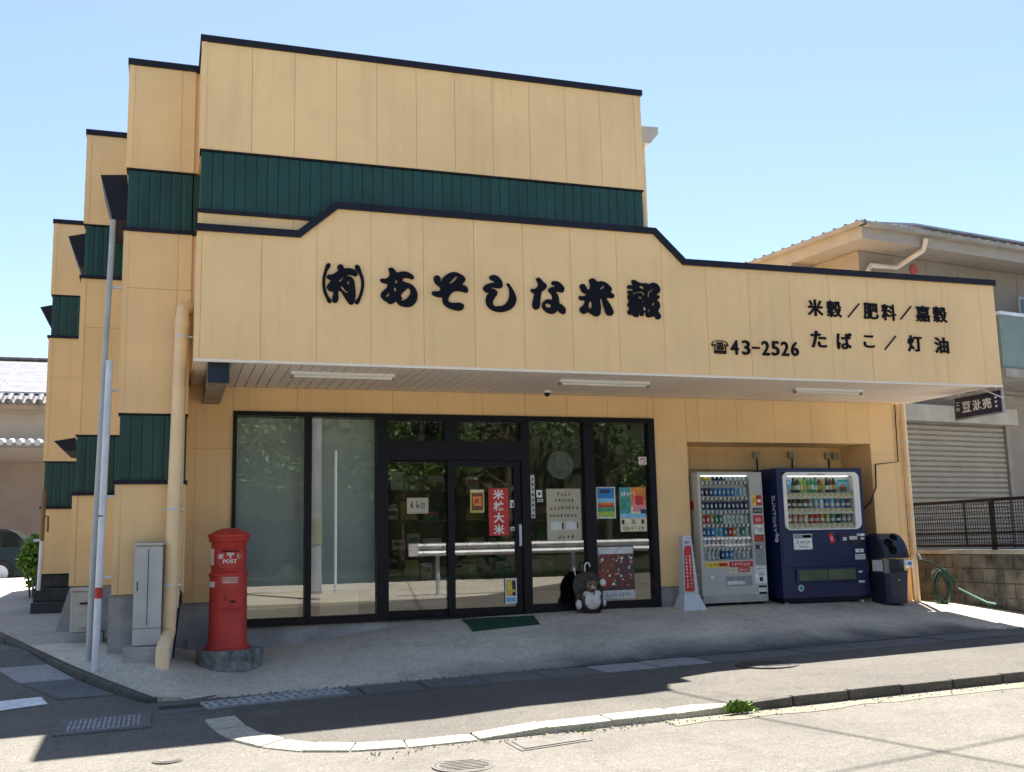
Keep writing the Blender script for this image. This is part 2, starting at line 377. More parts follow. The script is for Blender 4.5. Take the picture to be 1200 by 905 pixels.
# the steel grating at the street corner
gr = thing('drain_grating', 'square-holed steel drain grating in a concrete frame at the street corner', 'drain grating', (-.43, 9.9, -1.45))
_a, _b = onG(78, 860), onG(166, 839)
gx0, gx1, gy0, gy1 = float(_a[0]), float(_b[0])-.02, float(_a[1])+.02, float(_b[1])
zz = lambda X, Y: zr(X, Y)
mb = MB()
for a, b, c, d in ((gx0-.1, gx1+.1, gy0-.1, gy0), (gx0-.1, gx1+.1, gy1, gy1+.1), (gx0-.1, gx0, gy0, gy1), (gx1, gx1+.1, gy0, gy1)):
    p = [(a, c), (b, c), (b, d), (a, d)]; mb.hexa([(q[0], q[1], zz(*q)-.05) for q in p]+[(q[0], q[1], zz(*q)+.012) for q in p])
mb.build('concrete_frame', LIDM, gr)
mb = MB(); p = [(gx0, gy0), (gx1, gy0), (gx1, gy1), (gx0, gy1)]; mb.hexa([(q[0], q[1], zz(*q)-.03) for q in p]+[(q[0], q[1], zz(*q)+.003) for q in p]); mb.build('dark_pit', DARK, gr)
STEEL = fm('grate_steel', (.30, .30, .305), .6, metal=.3, var=.2, scale=9)
for i in range(15):
    xx = gx0+(gx1-gx0)*i/14; p = [(xx-.009, gy0), (xx+.009, gy0), (xx+.009, gy1), (xx-.009, gy1)]
    MB().hexa([(q[0], q[1], zz(*q)-.01) for q in p]+[(q[0], q[1], zz(*q)+.014) for q in p]).build('grate_bar', STEEL, gr)
for i in range(7):
    yy = gy0+(gy1-gy0)*i/6; p = [(gx0, yy-.013), (gx1, yy-.013), (gx1, yy+.013), (gx0, yy+.013)]
    MB().hexa([(q[0], q[1], zz(*q)-.01) for q in p]+[(q[0], q[1], zz(*q)+.012) for q in p]).build('grate_bar', STEEL, gr)

# apron (right) and side pavement (left): one height field
_LP = [onY(*q) for q in ((186, 819, 10.62), (136, 800.5, 11.15), (90, 782, 11.8), (45, 761.5, 12.8), (0, 740, 14.2))]
_LX = [(P[0], P[1]) for P in _LP]+[(-2.9, 18.5), (-5, 26), (-6.5, 31)]
_LZ = [P[2] for P in _LP]+[-.89, -.72, -.68]
def zL(Y): return float(np.interp(Y, [q[1] for q in _LX], _LZ))
def gs(X, Y): return ga(X, Y)+(zL(Y)-ga(Lx(Y), Y))*math.exp(-((X-Lx(Y))/.4)**2)
def Lx(Y): return float(np.interp(Y, [q[1] for q in _LX], [q[0] for q in _LX]))
rows = []
for Y in fr(10.7, 13.12, 15):
    rows.append([(X, Y, gs(X, Y) if Y > 10.71 or X < .2 else zg(max(X, 0))+.004) for X in fr(max(Lx(Y), -3), .3, 8)+fr(.55, 11.3, 34)+[12, 13, 14, 15.6]])
rows.insert(0, [(x_, y_, z_-.16) for x_, y_, z_ in rows[0]])
sheet('apron', rows, APRON)
rows = []
for Y in fr(13.12, 30, 34):
    rows.append([(X, Y, gs(X, Y)) for X in fr(Lx(Y), .35, 14)])
sheet('side_pavement', rows, SIDEW)
# kerb of the side pavement
sk = None
Ys = fr(10.66, 14.2, 9)+fr(14.8, 27, 14)
for a, b in zip(Ys, Ys[1:]):
    a += .008; b -= .008; p = [(Lx(a)-.07, a), (Lx(a)+.03, a), (Lx(b)+.03, b), (Lx(b)-.07, b)]
    mb = MB().hexa([(q[0], q[1], zr(*q)-.1) for q in p]+[(q[0], q[1], max(zL(q[1])-.004, zr(*q)+.02)) for q in p])
    if sk is None: sk = tag(mb.build('side_kerb', MOSSK, o=(0, 0, 0), bevel=.015), kind='structure')
    else: mb.build('kerb_stone', MOSSK, sk, bevel=.015)
# gutter slabs along the side street
sg = None
for i, (a, b) in enumerate(zip(fr(11.0, 20, 15), fr(11.0, 20, 15)[1:])):
    a += .01; b -= .01; p = [(Lx(a)-.60, a), (Lx(a)-.10, a), (Lx(b)-.10, b), (Lx(b)-.60, b)]
    mb = MB().hexa([(q[0], q[1], zr(*q)-.1) for q in p]+[(q[0], q[1], zr(*q)+.012) for q in p])
    mm_ = LIDP if i in (1, 8) else LIDM
    if sg is None: sg = tag(mb.build('side_gutter', mm_, o=(0, 0, 0)), kind='structure')
    else: mb.build('gutter_lid', mm_, sg)
# loose grit washed along the kerb
R0 = random.Random(17); b = MB()
for _ in range(700):
    x_ = 1.4+13*R0.random(); y_ = 7.93-abs(R0.gauss(0, .10)); r_ = .004+.007*R0.random(); z_ = zr(x_, y_)+.004
    b.add([(x_-r_, y_-r_, z_), (x_+r_, y_-r_, z_), (x_, y_+r_, z_), (x_+r_*.2, y_, z_+r_*1.3)], [(0, 1, 3), (1, 2, 3), (2, 0, 3)])
for _ in range(500):
    x_ = .3+14*R0.random(); y_ = 10.70+R0.gauss(0, .03); r_ = .004+.007*R0.random(); z_ = zg(x_)+.006
    b.add([(x_-r_, y_-r_, z_), (x_+r_, y_-r_, z_), (x_, y_+r_, z_), (x_+r_*.2, y_, z_+r_*1.3)], [(0, 1, 3), (1, 2, 3), (2, 0, 3)])
tag(b.build('grit', ASPH2, o=(5, 8, -1.4), norm=False), kind='stuff')
# stop line, manhole covers
def flat_on(name, poly, m, lift=.006, parent=None):
    b = MB(); b.prism(poly, 'z', 0, .004); b.v = [(x, y, zr(x, y)+lift+z) for x, y, z in b.v]
    return b.build(name, m, parent, o=None if parent else (0, 0, 0))
ROADW = fm('road_paint', (.72, .72, .70), .8, var=.12, scale=14, speck=.15)
tag(flat_on('stop_line', [tuple(onG(*q)[:2]) for q in ((-150, 852), (0, 834), (56, 826), (48, 818), (0, 823), (-150, 836))], ROADW), kind='structure')
def manhole(name, c, r, label, f, m):
    t_ = thing(name, label, 'manhole cover', (c[0], c[1], f(*c)))
    b = MB().lathe([(r*1.12, -.02), (r*1.12, .006), (r*1.02, .006), (r*1.02, -.01)], (c[0], c[1], f(*c)), 32); b.build('rim', m, t_)
    b = MB().lathe([(r, -.02), (r, .004), (r*.96, .008), (.001, .008)], (c[0], c[1], f(*c)), 32); b.build('lid', m, t_)
    b = MB()
    for i in range(-3, 4):
        hw = math.sqrt(max(.0, 1-(i/3.8)**2))*r*.85; b.box(c[0]-hw, c[0]+hw, c[1]+i*r*.23-.012, c[1]+i*r*.23+.012, f(*c), f(*c)+.012)
    b.build('tread_ridge', m, t_)
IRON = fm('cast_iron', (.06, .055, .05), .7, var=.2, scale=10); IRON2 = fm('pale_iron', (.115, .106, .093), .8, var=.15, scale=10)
def zfc(X, Y): y0 = ky(X); z0 = zr(X, y0)+kh(X); return z0+(zg(X)-z0)*(Y-y0)/(GY0-y0)
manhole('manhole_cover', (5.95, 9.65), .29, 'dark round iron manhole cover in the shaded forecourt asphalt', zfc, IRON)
manhole('manhole_cover', (.07, 8.42), .10, 'tiny pale round valve cover on the road left of the curved kerb', zr, IRON2)
manhole('manhole_cover', (2.0, 7.18), .20, 'pale round manhole cover at the bottom edge of the road', zr, IRON2)
t_ = thing('utility_hatch', 'pale rectangular iron hatch cover in the road against the kerb', 'hatch cover', (2.8, 7.6, zr(2.8, 7.6)))
MB().hexa([(a, b, zr(a, b)-.03) for a, b in ((2.5, 7.42), (3.1, 7.52), (3.1, 7.85), (2.5, 7.8))]+[(a, b, zr(a, b)+.006) for a, b in ((2.5, 7.42), (3.1, 7.52), (3.1, 7.85), (2.5, 7.8))]).build('frame', IRON2, t_)
MB().hexa([(a, b, zr(a, b)) for a, b in ((2.54, 7.46), (3.06, 7.55), (3.06, 7.82), (2.54, 7.77))]+[(a, b, zr(a, b)+.012) for a, b in ((2.54, 7.46), (3.06, 7.55), (3.06, 7.82), (2.54, 7.77))]).build('lid', IRON2, t_)

# ------------------------------------------------------------------ the shop
shop = thing('shop_building', 'cream sided rice shop with dark green bands and black brush lettering', 'shop', (5, 13, -1))
def panelled(name, x0, x1, yf, yb, z0, z1, step, joints=(), start=None, m=SIDING, part='siding_panel', top=None, parent=shop, core=None):
    """a solid wall whose front is clad with separate panels, joints recessed"""
    wall = MB().box(x0, x1, yf+.011, yb, z0, z1 if top is None else z1).build(name, core or m, parent)
    xs_ = [x0]; x_ = start if start is not None else x0+step
    while x_ < x1-.03: xs_.append(x_); x_ += step
    xs_.append(x1); zs_ = [z0]+sorted(joints)+[z1]; g = .0022
    for a, b in zip(xs_, xs_[1:]):
        for c, d in zip(zs_, zs_[1:]):
            MB().box(a+g, b-g, yf+(rnd()-.5)*.002, yf+.012, c+(g if c != z0 else 0), d-(g if d != z1 else 0)).build(part, m, wall)
    return wall
def slats(parent, x0, x1, yf, z0, z1, step=.1165):
    n = max(1, round((x1-x0)/step)); s_ = (x1-x0)/n
    band = MB().box(x0, x1, yf+.012, yf+.30, z0, z1).build('green_band', GREEN, parent)
    first = None
    for i in range(n):
        a = x0+i*s_
        if first is None:
            first = MB().prism([(a+.0012, yf+.013), (a+.004, yf+.004), (a+s_*.35, yf-.002+.003*(rnd()-.5)), (a+s_-.004, yf+.004), (a+s_-.0012, yf+.013)], 'z', z0+.002, z1-.002).build('band_slat', GREEN, band)
        else: inst(first, 'band_slat', (i*s_, 0, 0), band)
    return band
def block(x0, x1, yf, yb, zones, panel, cap=True, startx=None, trim=True):
    """one bay of the stepped upper storeys; zones from top down"""
    for z in zones:
        if z[0] == 'wall': panelled('upper_wall', x0, x1, yf, yb, z[1], z[2], panel, z[3], startx)
        else:
            MB().box(x0+.03, x1-.03, yf+.29, yb, z[1]-.03, z[2]+.0).build('band_core', SIDING, shop)
            slats(shop, x0+.02, x1-.01, yf+.03, z[1], z[2])
            MB().box(x0-.03, x1+.01, yf-.03, yf+.3, z[1]-.045, z[1]-.002).build('band_sill', DARK, shop, bevel=.004)
            MB().box(x0, x1, yf+.012, yf+.2, z[2]+.002, z[2]+.022).build('band_head', DARK, shop)
    ztop = max(z[2] for z in zones)
    if cap: MB().box(x0-.02, x1+.02, yf-.03, yb+.02, ztop+.001, ztop+.075).build('roof_cap', DARK, shop, bevel=.006)
    for z in zones:
        if z[0] == 'wall' and trim: MB().box(x0-.006, x0+.055, yf-.008, yf-.002, z[1]+.001, z[2]-.001).build('corner_trim', SIDING, shop)
ZT = 5.54
block(.26, 5.55, 11.20, 20, [('wall', 4.31, ZT, ()), ('band', 3.63, 4.29), ('wall', 3.3, 3.585, ())], .465, startx=.80)
ZL = [('wall', 4.31, ZT, ()), ('band', 3.61, 4.29), ('wall', 1.51, 3.565, (2.915,)), ('band', .775, 1.49), ('wall', -.44, .73, ())]
block(-.51, .22, 12.0, 20, ZL, .565, startx=-.09+.16)
for z0_, z1_, m_ in ((2.0, 3.565, SIDING), (3.62, 4.285, GREEN), (4.32, ZT, SIDING)): MB().box(.222, .32, 12.03, 12.6, z0_, z1_).build('bay_return', m_, shop)
MB().box(.235, .32, 11.99, 12.6, ZT+.001, ZT+.07).build('roof_cap', DARK, shop)
block(-1.11, -.515, 14.3, 22, [*ZL[:4], ('wall', -.40, .73, ())], .9, startx=-.2)
block(-1.9, -1.115, 18.5, 26, [*ZL[:4], ('wall', -.31, .73, ())], .9, startx=-.2)
MB().box(-.54, .10, 12.06, 20, -1.5, -.442).build('foundation', CONC, shop)
MB().prism([(-1.10, -.402), (-.55, -.402), (-.55, -1.5), (-1.27, -1.5), (-1.27, -1.0)], 'y', 14.33, 22).build('foundation', CONC, shop)
MB().box(-1.9, -1.12, 18.9, 26, -1.5, -.312).build('foundation', CONC, shop)
BLK = fm('black_step_stone', (.05, .05, .052), .6, var=.2, scale=6)
for i in range(3):
    MB().box(-1.95, -1.1, 18.05+.27*i, 18.95, -.95+.21*i, -.76+.21*i+.015).build('entrance_step', BLK, shop, bevel=.01)
# window hoods on the side walls
for px, Y0, Y1 in (([(118, 205), (149, 205), (149, 259), (132, 258)], 12.7, 13.7), ([(80, 277), (101, 273.5), (101, 313), (93, 313)], 15.2, 16.4), ([(47, 360), (64, 357), (62, 385), (60, 384)], 19.6, 21), ([(63, 517), (88, 513), (88, 529), (75, 528)], 15.2, 16.4)):
    MB().prism([tuple(onY(a, b, Y0)[[0, 2]]) for a, b in px], 'y', Y0, Y1).build('window_hood', DARK, shop)
# fascia of the canopy
FY, FX0, FX1, FZ0 = 11.12, .25, 10.765, 1.985
TOP = [(FX0, 3.36), (1.33, 3.36), (1.74, 3.72), (5.60, 3.72), (5.99, 3.355), (FX1, 3.37)]
def topz(x):
    for (a, b), (c, d) in zip(TOP, TOP[1:]):
        if a <= x <= c: return b+(d-b)*(x-a)/(c-a)
fas = MB().prism([(FX0, FZ0)]+[(FX1, FZ0)]+TOP[::-1], 'y', FY+.011, FY+.16).build('fascia', SIDING, shop)
jx = [FX0, .30, .92]+[1.51+.598*i for i in range(15)]+[10.5, FX1]
for a, b in zip(jx, jx[1:]):
    g = .0022; ins = [(x_, z_) for x_, z_ in TOP if a+g < x_ < b-g]
    poly = [(a+g, FZ0), (b-g, FZ0), (b-g, topz(b-g))]+ins[::-1]+[(a+g, topz(a+g))]
    MB().prism(poly, 'y', FY+(rnd()-.5)*.002, FY+.012).build('siding_panel', SIDING, fas)
mb = MB(); cap = []
for i, (a, b) in enumerate(TOP):
    cap.append((a+(-.02 if i == 0 else .02 if i == 5 else 0), b))
up = [(x_, z_+.075) for x_, z_ in cap]; up[1] = (1.30, up[1][1]); up[2] = (1.71, up[2][1]); up[3] = (5.63, up[3][1]); up[4] = (6.02, up[4][1])
for i in range(5): mb.prism([cap[i], cap[i+1], up[i+1], up[i]], 'y', FY-.035, FY+.19)
mb.build('fascia_cap', DARK, fas)
for X0, X1, xx in ((FX0, FX0+.12, 0), (FX1-.12, FX1, 1)):
    MB().box(X0+.001, X1-.001, FY+.161, 13.0 if xx == 0 else 13.0, FZ0, 3.34).build('fascia_return', SIDING, shop)
MB().box(FX0-.004, FX1+.004, FY-.006, FY+.03, FZ0-.03, FZ0-.001).build('fascia_edge_trim', SOFFIT, shop)
MB().box(FX0+.13, FX1-.13, FY+.17, 14, 3.2, 3.3).build('canopy_roof', CONC, shop)
MB().box(.3, 10.5, 13.21, 20, 1.99, 3.29).build('floor_structure', SIDING, shop)
# soffit of boards
sof = MB().box(FX0+.01, FX1-.01, FY+.165, 12.985, FZ0+.02, FZ0+.06).build('soffit', SOFFIT, shop)
n = 84; s_ = (FX1-FX0-.04)/n; first = None
for i in range(n):
    if first is None: first = MB().box(FX0+.02+.006, FX0+.02+s_-.006, FY+.035, 12.985, FZ0-.004, FZ0+.02).build('soffit_board', SOFFIT, sof)
    else: inst(first, 'soffit_board', (i*s_, 0, 0), sof)
# lettering traced as raised shapes
def traced(name, outline, holes, o, s, ctr=None, parent=fas):
    cu = bpy.data.curves.new(name, 'CURVE'); cu.dimensions = '2D'; cu.fill_mode = 'BOTH'; cu.extrude = .008; cu.resolution_u = 3; cu.bevel_depth = .004; cu.bevel_resolution = 0
    for pts in [outline]+holes:
        sp = cu.splines.new('BEZIER'); sp.bezier_points.add(len(pts)-1); sp.use_cyclic_u = True
        for bp, (u, v) in zip(sp.bezier_points, pts):
            P = onY(o[0]+u/s, o[1]+v/s, FY); bp.co = (P[0], P[2], 0); bp.handle_left_type = bp.handle_right_type = 'AUTO'
    ob = bpy.data.objects.new(name, cu); C.objects.link(ob); bpy.context.view_layer.update()
    me = bpy.data.meshes.new_from_object(ob.evaluated_get(bpy.context.evaluated_depsgraph_get())); bpy.data.objects.remove(ob)
    og = origin(parent)
    for v in me.vertices: x_, z_, d_ = v.co; v.co = (x_-og[0], FY-.014-d_-og[1], z_-og[2])
    me.materials.clear(); me.materials.append(INK)
    r = bpy.data.objects.new(name, me); C.objects.link(r); r.parent = parent; return r
def stroke(pts, wd):
    P = [Vector(p) for p in pts]; L_, R_ = [], []
    for i, p in enumerate(P):
        d = (P[min(i+1, len(P)-1)]-P[max(0, i-1)]).normalized(); q = Vector((-d.y, d.x))*wd/2; L_.append(tuple(p+q)); R_.append(tuple(p-q))
    return L_+R_[::-1]
Z1 = ((370, 300), 9.231); Z2 = ((495, 305), 9.231); Z3 = ((610, 315), 15); Z4 = ((670, 320), 10)
traced('sign_bracket', stroke([(142, 92), (108, 165), (86, 265), (95, 380), (126, 455), (155, 505)], 25), [], *Z1)
traced('sign_bracket', stroke([(436, 110), (480, 190), (505, 280), (495, 390), (470, 460), (436, 518)], 25), [], *Z1)
traced('sign_letter', [(235, 130), (250, 102), (285, 105), (303, 140), (345, 140), (400, 150), (440, 180), (448, 205), (430, 222), (395, 212), (350, 206), (330, 222), (350, 228), (378, 235), (405, 265), (416, 310), (416, 490), (395, 525), (370, 525), (340, 490), (300, 430), (255, 375), (240, 390), (240, 470), (222, 505), (195, 505), (178, 480), (185, 385), (160, 385), (128, 360), (120, 340), (135, 310), (160, 265), (140, 255), (122, 235), (130, 212), (165, 212), (210, 190), (245, 155)],
       [[(245, 285), (270, 250), (300, 235), (290, 258), (265, 285)], [(338, 312), (355, 270), (362, 300), (350, 322)], [(262, 335), (290, 335), (320, 375), (350, 395), (330, 407), (300, 388)]], *Z1)
traced('sign_letter', [(787, 145), (810, 135), (845, 150), (870, 185), (920, 178), (980, 180), (1030, 205), (1055, 235), (1045, 255), (1015, 245), (970, 240), (940, 248), (935, 275), (960, 290), (1020, 310), (1070, 355), (1092, 410), (1090, 470), (1065, 520), (1020, 550), (950, 550), (900, 530), (865, 495), (840, 510), (800, 520), (770, 500), (730, 475), (705, 440), (710, 405), (740, 375), (775, 335), (775, 305), (730, 295), (698, 270), (705, 255), (745, 255), (785, 235), (800, 205), (795, 170)],
       [[(990, 350), (1020, 365), (1025, 400), (1000, 450), (960, 480), (920, 488), (930, 460), (915, 440), (930, 405), (965, 375)], [(752, 445), (770, 420), (795, 405), (795, 425), (775, 450)], [(853, 305), (868, 262), (882, 268), (870, 307)], [(843, 345), (862, 340), (867, 385), (850, 392)]], *Z1)
traced('sign_letter', [(122, 200), (140, 175), (170, 175), (188, 200), (200, 240), (215, 205), (260, 165), (310, 140), (360, 140), (410, 160), (450, 190), (458, 215), (440, 250), (425, 270), (460, 285), (485, 315), (480, 350), (440, 345), (390, 335), (330, 345), (290, 385), (275, 420), (275, 450), (310, 468), (410, 470), (440, 490), (438, 525), (405, 545), (330, 535), (260, 505), (220, 460), (210, 405), (175, 402), (130, 388), (102, 362), (112, 345), (150, 345), (190, 330), (190, 300), (150, 265), (125, 225)],
       [[(285, 262), (300, 235), (345, 190), (370, 172), (378, 185), (360, 215), (320, 250)]], *Z2)
traced('sign_letter', [(722, 190), (745, 172), (790, 172), (830, 200), (858, 250), (855, 295), (830, 305), (780, 300), (735, 305), (770, 320), (803, 350), (800, 375), (770, 420), (755, 470), (770, 500), (820, 505), (870, 495), (915, 455), (935, 410), (940, 340), (928, 290), (910, 265), (920, 258), (950, 290), (985, 350), (1008, 410), (1000, 470), (965, 520), (910, 550), (840, 562), (780, 553), (720, 520), (690, 475), (685, 440), (695, 390), (715, 350), (690, 350), (660, 325), (658, 300), (680, 275), (730, 255), (775, 245), (770, 230), (745, 220)], [], *Z2)
traced('sign_letter', [(272, 200), (285, 172), (320, 172), (350, 195), (385, 240), (430, 275), (452, 310), (435, 345), (400, 385), (365, 405), (350, 450), (335, 560), (328, 660), (300, 710), (260, 720), (220, 695), (205, 650), (215, 570), (235, 480), (240, 445), (200, 420), (178, 390), (185, 368), (225, 368), (260, 355), (300, 310), (305, 270), (290, 230)], [], *Z3)
traced('sign_letter', [(543, 270), (548, 238), (600, 230), (660, 245), (720, 295), (752, 345), (750, 395), (725, 420), (680, 412), (620, 405), (580, 405), (620, 435), (650, 490), (665, 560), (670, 610), (720, 645), (775, 705), (782, 750), (765, 795), (720, 795), (675, 760), (645, 735), (610, 770), (550, 795), (480, 780), (420, 740), (382, 690), (378, 640), (400, 590), (440, 560), (500, 550), (550, 550), (555, 520), (550, 480), (520, 435), (485, 400), (488, 370), (530, 340), (590, 325), (610, 310), (590, 295), (560, 290)],
       [[(420, 650), (440, 620), (480, 613), (530, 640), (535, 665), (510, 692), (455, 692)]], *Z3)
traced('sign_letter', [(200, 95), (220, 75), (255, 75), (285, 105), (300, 110), (340, 103), (400, 125), (440, 160), (462, 195), (450, 235), (475, 250), (490, 275), (475, 295), (430, 292), (400, 298), (440, 370), (470, 430), (482, 465), (465, 495), (430, 500), (400, 480), (380, 420), (360, 360), (345, 300), (330, 290), (328, 480), (300, 508), (265, 505), (220, 480), (185, 460), (150, 478), (115, 472), (92, 440), (100, 410), (130, 385), (150, 330), (140, 320), (95, 318), (78, 295), (85, 280), (130, 280), (165, 262), (160, 245), (125, 230), (100, 190), (92, 155), (115, 138), (145, 145), (170, 190), (190, 205), (208, 180), (212, 130)],
       [[(322, 190), (340, 170), (375, 150), (380, 165), (355, 190), (330, 202)], [(204, 330), (217, 325), (219, 425), (199, 425)]], *Z4)
traced('sign_letter', [(700, 95), (730, 90), (770, 115), (830, 128), (855, 125), (895, 140), (935, 122), (980, 130), (1015, 165), (1028, 200), (1010, 240), (985, 262), (1018, 275), (1015, 300), (990, 320), (1015, 350), (1025, 400), (1005, 450), (1020, 480), (1035, 515), (1010, 545), (985, 535), (965, 510), (930, 515), (890, 520), (865, 500), (860, 460), (840, 465), (830, 500), (805, 505), (790, 460), (775, 510), (740, 515), (700, 490), (670, 488), (650, 460), (670, 435), (665, 400), (648, 375), (665, 350), (660, 310), (650, 280), (665, 245), (648, 230), (655, 215), (710, 212), (708, 190), (655, 185), (648, 165), (660, 150), (715, 150), (700, 120)],
       [[(780, 163), (835, 163), (840, 192), (800, 187)], [(890, 222), (930, 200), (950, 170), (947, 207), (907, 237), (900, 300), (888, 300)], [(700, 252), (760, 225), (820, 223), (848, 253), (840, 277), (810, 245), (760, 242)], [(775, 283), (815, 283), (812, 302), (775, 302)], [(825, 430), (855, 395), (858, 452)], [(893, 423), (912, 445), (895, 470)], [(930, 380), (950, 348), (966, 360), (945, 392)], [(680, 288), (696, 300), (690, 322)], [(815, 345), (840, 326), (840, 342)]], *Z4)
for ch, x_, y_ in (('米', 955, 361), ('穀', 977, 362.5), ('／', 1000, 364), ('肥', 1020, 365), ('料', 1041, 366.5), ('／', 1061, 367), ('嘉', 1081, 368), ('穀', 1101, 369), ('た', 959, 398), ('ば', 989, 400), ('こ', 1018, 400.5), ('／', 1043, 402), ('灯', 1071.5, 403), ('油', 1103, 405)):
    P = onY(x_, y_, FY); lettering('sign_letter', ch, (P[0], FY-.002, P[2]), {'こ': .165, '／': .2}.get(ch, .22), INK, fas, width={'こ': .17, '／': .2}.get(ch, .23), bold=.008, heavy=.018)
P = onY(843.5, 407, FY); lettering('sign_letter', '☎', (P[0], FY-.002, P[2]), .17, INK, fas, width=.235, bold=.0, heavy=.01)
for ch, x_ in zip('43-2526', (860.5, 874, 885.5, 896.8, 908.3, 919.5, 931)):
    P = onY(x_, 407.3+(x_-860)*.028, FY); lettering('sign_letter', ch, (P[0], FY-.002, P[2]), .026 if ch == '-' else .185, INK, fas, width=.115, bold=.0, heavy=.024)

# ground floor front wall at Y = 13
WY = 13.0
panelled('front_wall', .22, .765, WY, 13.2, -.6, 1.98, 1.0, (1.22,), start=.335)
panelled('front_wall', .766, 6.42, WY, 13.2, 1.682, 1.98, .6, (), start=.94)
panelled('front_wall', 6.421, 6.935, WY, 13.2, -.62, 1.98, 2, (1.20,))
panelled('front_wall', 6.936, 9.995, WY, 13.2, 1.362, 1.98, .62, (), start=7.13)
panelled('front_wall', 9.996, 10.53, WY, 14.0, -1.2, 1.98, 1.0, (1.20,), start=10.42)
MB().box(.12, .768, 13.03, 13.2, -1.6, -.602).build('plinth', CONC, shop)
MB().box(.30, .772, 12.985, 13.03, -1.6, -1.0).build('plinth_ledge', CONC, shop)
MB().box(.772, 6.43, 13.01, 13.2, -1.6, -.912).build('plinth', CONC, shop)
MB().box(6.431, 6.93, 13.025, 13.2, -1.3, -.622).build('plinth', CONC, shop)
# recess for the vending machines
panelled('recess_back_wall', 6.95, 9.99, 13.72, 13.9, -1.1, 1.40, .62, (.98,), start=7.35)
MB().box(6.93, 6.949, 13.201, 13.9, -1.1, 1.40).build('recess_side', SIDING, shop)
MB().box(6.93, 10, 13.201, 13.9, 1.364, 1.42).build('recess_ceiling', SIDING, shop)
MB().box(6.93, 10, 13.0, 13.9, -1.2, -.915).build('recess_floor', CONC, shop)
MB().box(10.531, 10.55, 13.0, 20, -1.4, 1.98).build('side_wall', SIDING, shop)
# interior shell of the salesroom
INW = fm('interior_wall', (.34, .31, .26), .8, var=.06); INF = fm('interior_floor', (.20, .18, .16), .5, var=.1)
MB().box(.30, 6.93, 13.21, 18, -1.1, -.90).build('interior_floor', INF, shop)
MB().box(.30, 6.93, 18.0, 18.1, -.9, 1.99).build('interior_wall', INW, shop)
MB().box(.27, .30, 13.21, 18, -1.1, 1.99).build('interior_wall', INW, shop)
MB().box(6.90, 6.93, 13.95, 18, -.9, 1.99).build('interior_wall', INW, shop)
MB().box(.30, 6.93, 13.21, 18, 1.95, 1.985).build('interior_ceiling', INW, shop)

# shop front: black frames and panes
SF = MB()
fx0, fx1, fz0, fz1 = .765, 6.42, -.915, 1.68
for a, b, c, d in ((fx0, .81, fz0, fz1), (1.635, 1.715, fz0, fz1), (2.525, 2.67, fz0, fz1), (4.46, 4.575, fz0, fz1), (5.36, 5.50, fz0, fz1), (6.325, fx1, fz0, fz1)): SF.box(a, b, 12.965, 13.11, c, d)
for a, b, c, d in ((.81, 1.635, fz0, -.82), (.81, 1.635, 1.625, fz1), (1.715, 2.525, fz0, -.82), (1.715, 2.525, 1.625, fz1), (2.67, 4.46, 1.59, fz1), (2.67, 4.46, 1.09, 1.335), (3.42, 3.60, 1.335, 1.59), (4.575, 5.36, fz0, -.785), (4.575, 5.36, 1.615, fz1), (5.50, 6.325, fz0, -.785), (5.50, 6.325, 1.615, fz1), (2.67, 4.46, fz0, -.885)): SF.box(a, b, 12.9655, 13.1095, c, d)
sf = SF.build('shopfront_frame', FRAME, shop)
for a, b, c, d, in ((.81, 1.635, -.82, 1.625), (1.715, 2.525, -.82, 1.625), (2.67, 3.42, 1.335, 1.59), (3.60, 4.46, 1.335, 1.59), (4.575, 5.36, -.785, 1.615), (5.50, 6.325, -.785, 1.615)):
    MB().box(a-.002, b+.002, 13.030, 13.036, c-.002, d+.002).build('glass_pane', GLASS, sf)
def door(x0, x1, y, z0, z1, fl, fr_, ft, fb, handle=None):
    d = MB(); d.box(x0, x0+fl, y, y+.04, z0, z1); d.box(x1-fr_, x1, y, y+.04, z0, z1); d.box(x0+fl, x1-fr_, y+.0005, y+.0395, z1-ft, z1); d.box(x0+fl, x1-fr_, y+.0005, y+.0395, z0, z0+fb)
    dr = d.build('sliding_door', FRAME, shop)
    MB().box(x0+fl-.002, x1-fr_+.002, y+.017, y+.023, z0+fb-.002, z1-ft+.002).build('glass_pane', GLASS, dr)
    if handle: MB().box(handle-.018, handle+.018, y-.02, y-.001, -.03, .25).build('door_handle', METAL, dr, bevel=.004)
door(2.672, 3.50, 13.05, -.883, 1.088, .02, .035, .02, .085)
door(3.46, 4.458, 13.0, -.8825, 1.0875, .085, .10, .075, .085, handle=4.43)
# grey blinds behind the two left panes, transoms
BLIND = fm('grey_blind', (.58, .62, .62), .8, var=.06, scale=1.2)
MB().box(.80, 1.65, 13.16, 13.17, -.52, 1.62).build('window_blind', BLIND, shop)
MB().box(1.70, 2.54, 13.16, 13.17, -.52, 1.62).build('window_blind', BLIND, shop)
# services on the shop
PIPE = fm('cream_pipe', (.86, .63, .37), .45, var=.06, scale=3, streak=.1)
dp = MB().tube([(.27, 12.2, 2.70), (.20, 11.93, 2.70), (.135, 11.86, 2.66), (.13, 11.84, 2.55), (.10, 11.84, 1.0), (.075, 11.84, -.80), (.07, 11.82, -.86), (.035, 11.60, -.945), (.02, 11.53, -1.0), (.018, 11.52, -1.25)], .072, 14).build('drainpipe', PIPE, shop, smooth=True)
for z_, x_ in ((2.35, .125), (.45, .085), (-.35, .07)):
    MB().lathe([(.076, -.012), (.076, .012)], (x_, 11.84, z_), 14).build('pipe_clamp', METAL, dp); MB().box(x_+.05, x_+.12, 11.83, 11.99, z_-.01, z_+.01).build('clamp_bracket', METAL, dp)
MB().lathe([(.08, -.05), (.08, .05)], (.128, 11.84, 2.50), 14).build('pipe_socket', PIPE, dp)
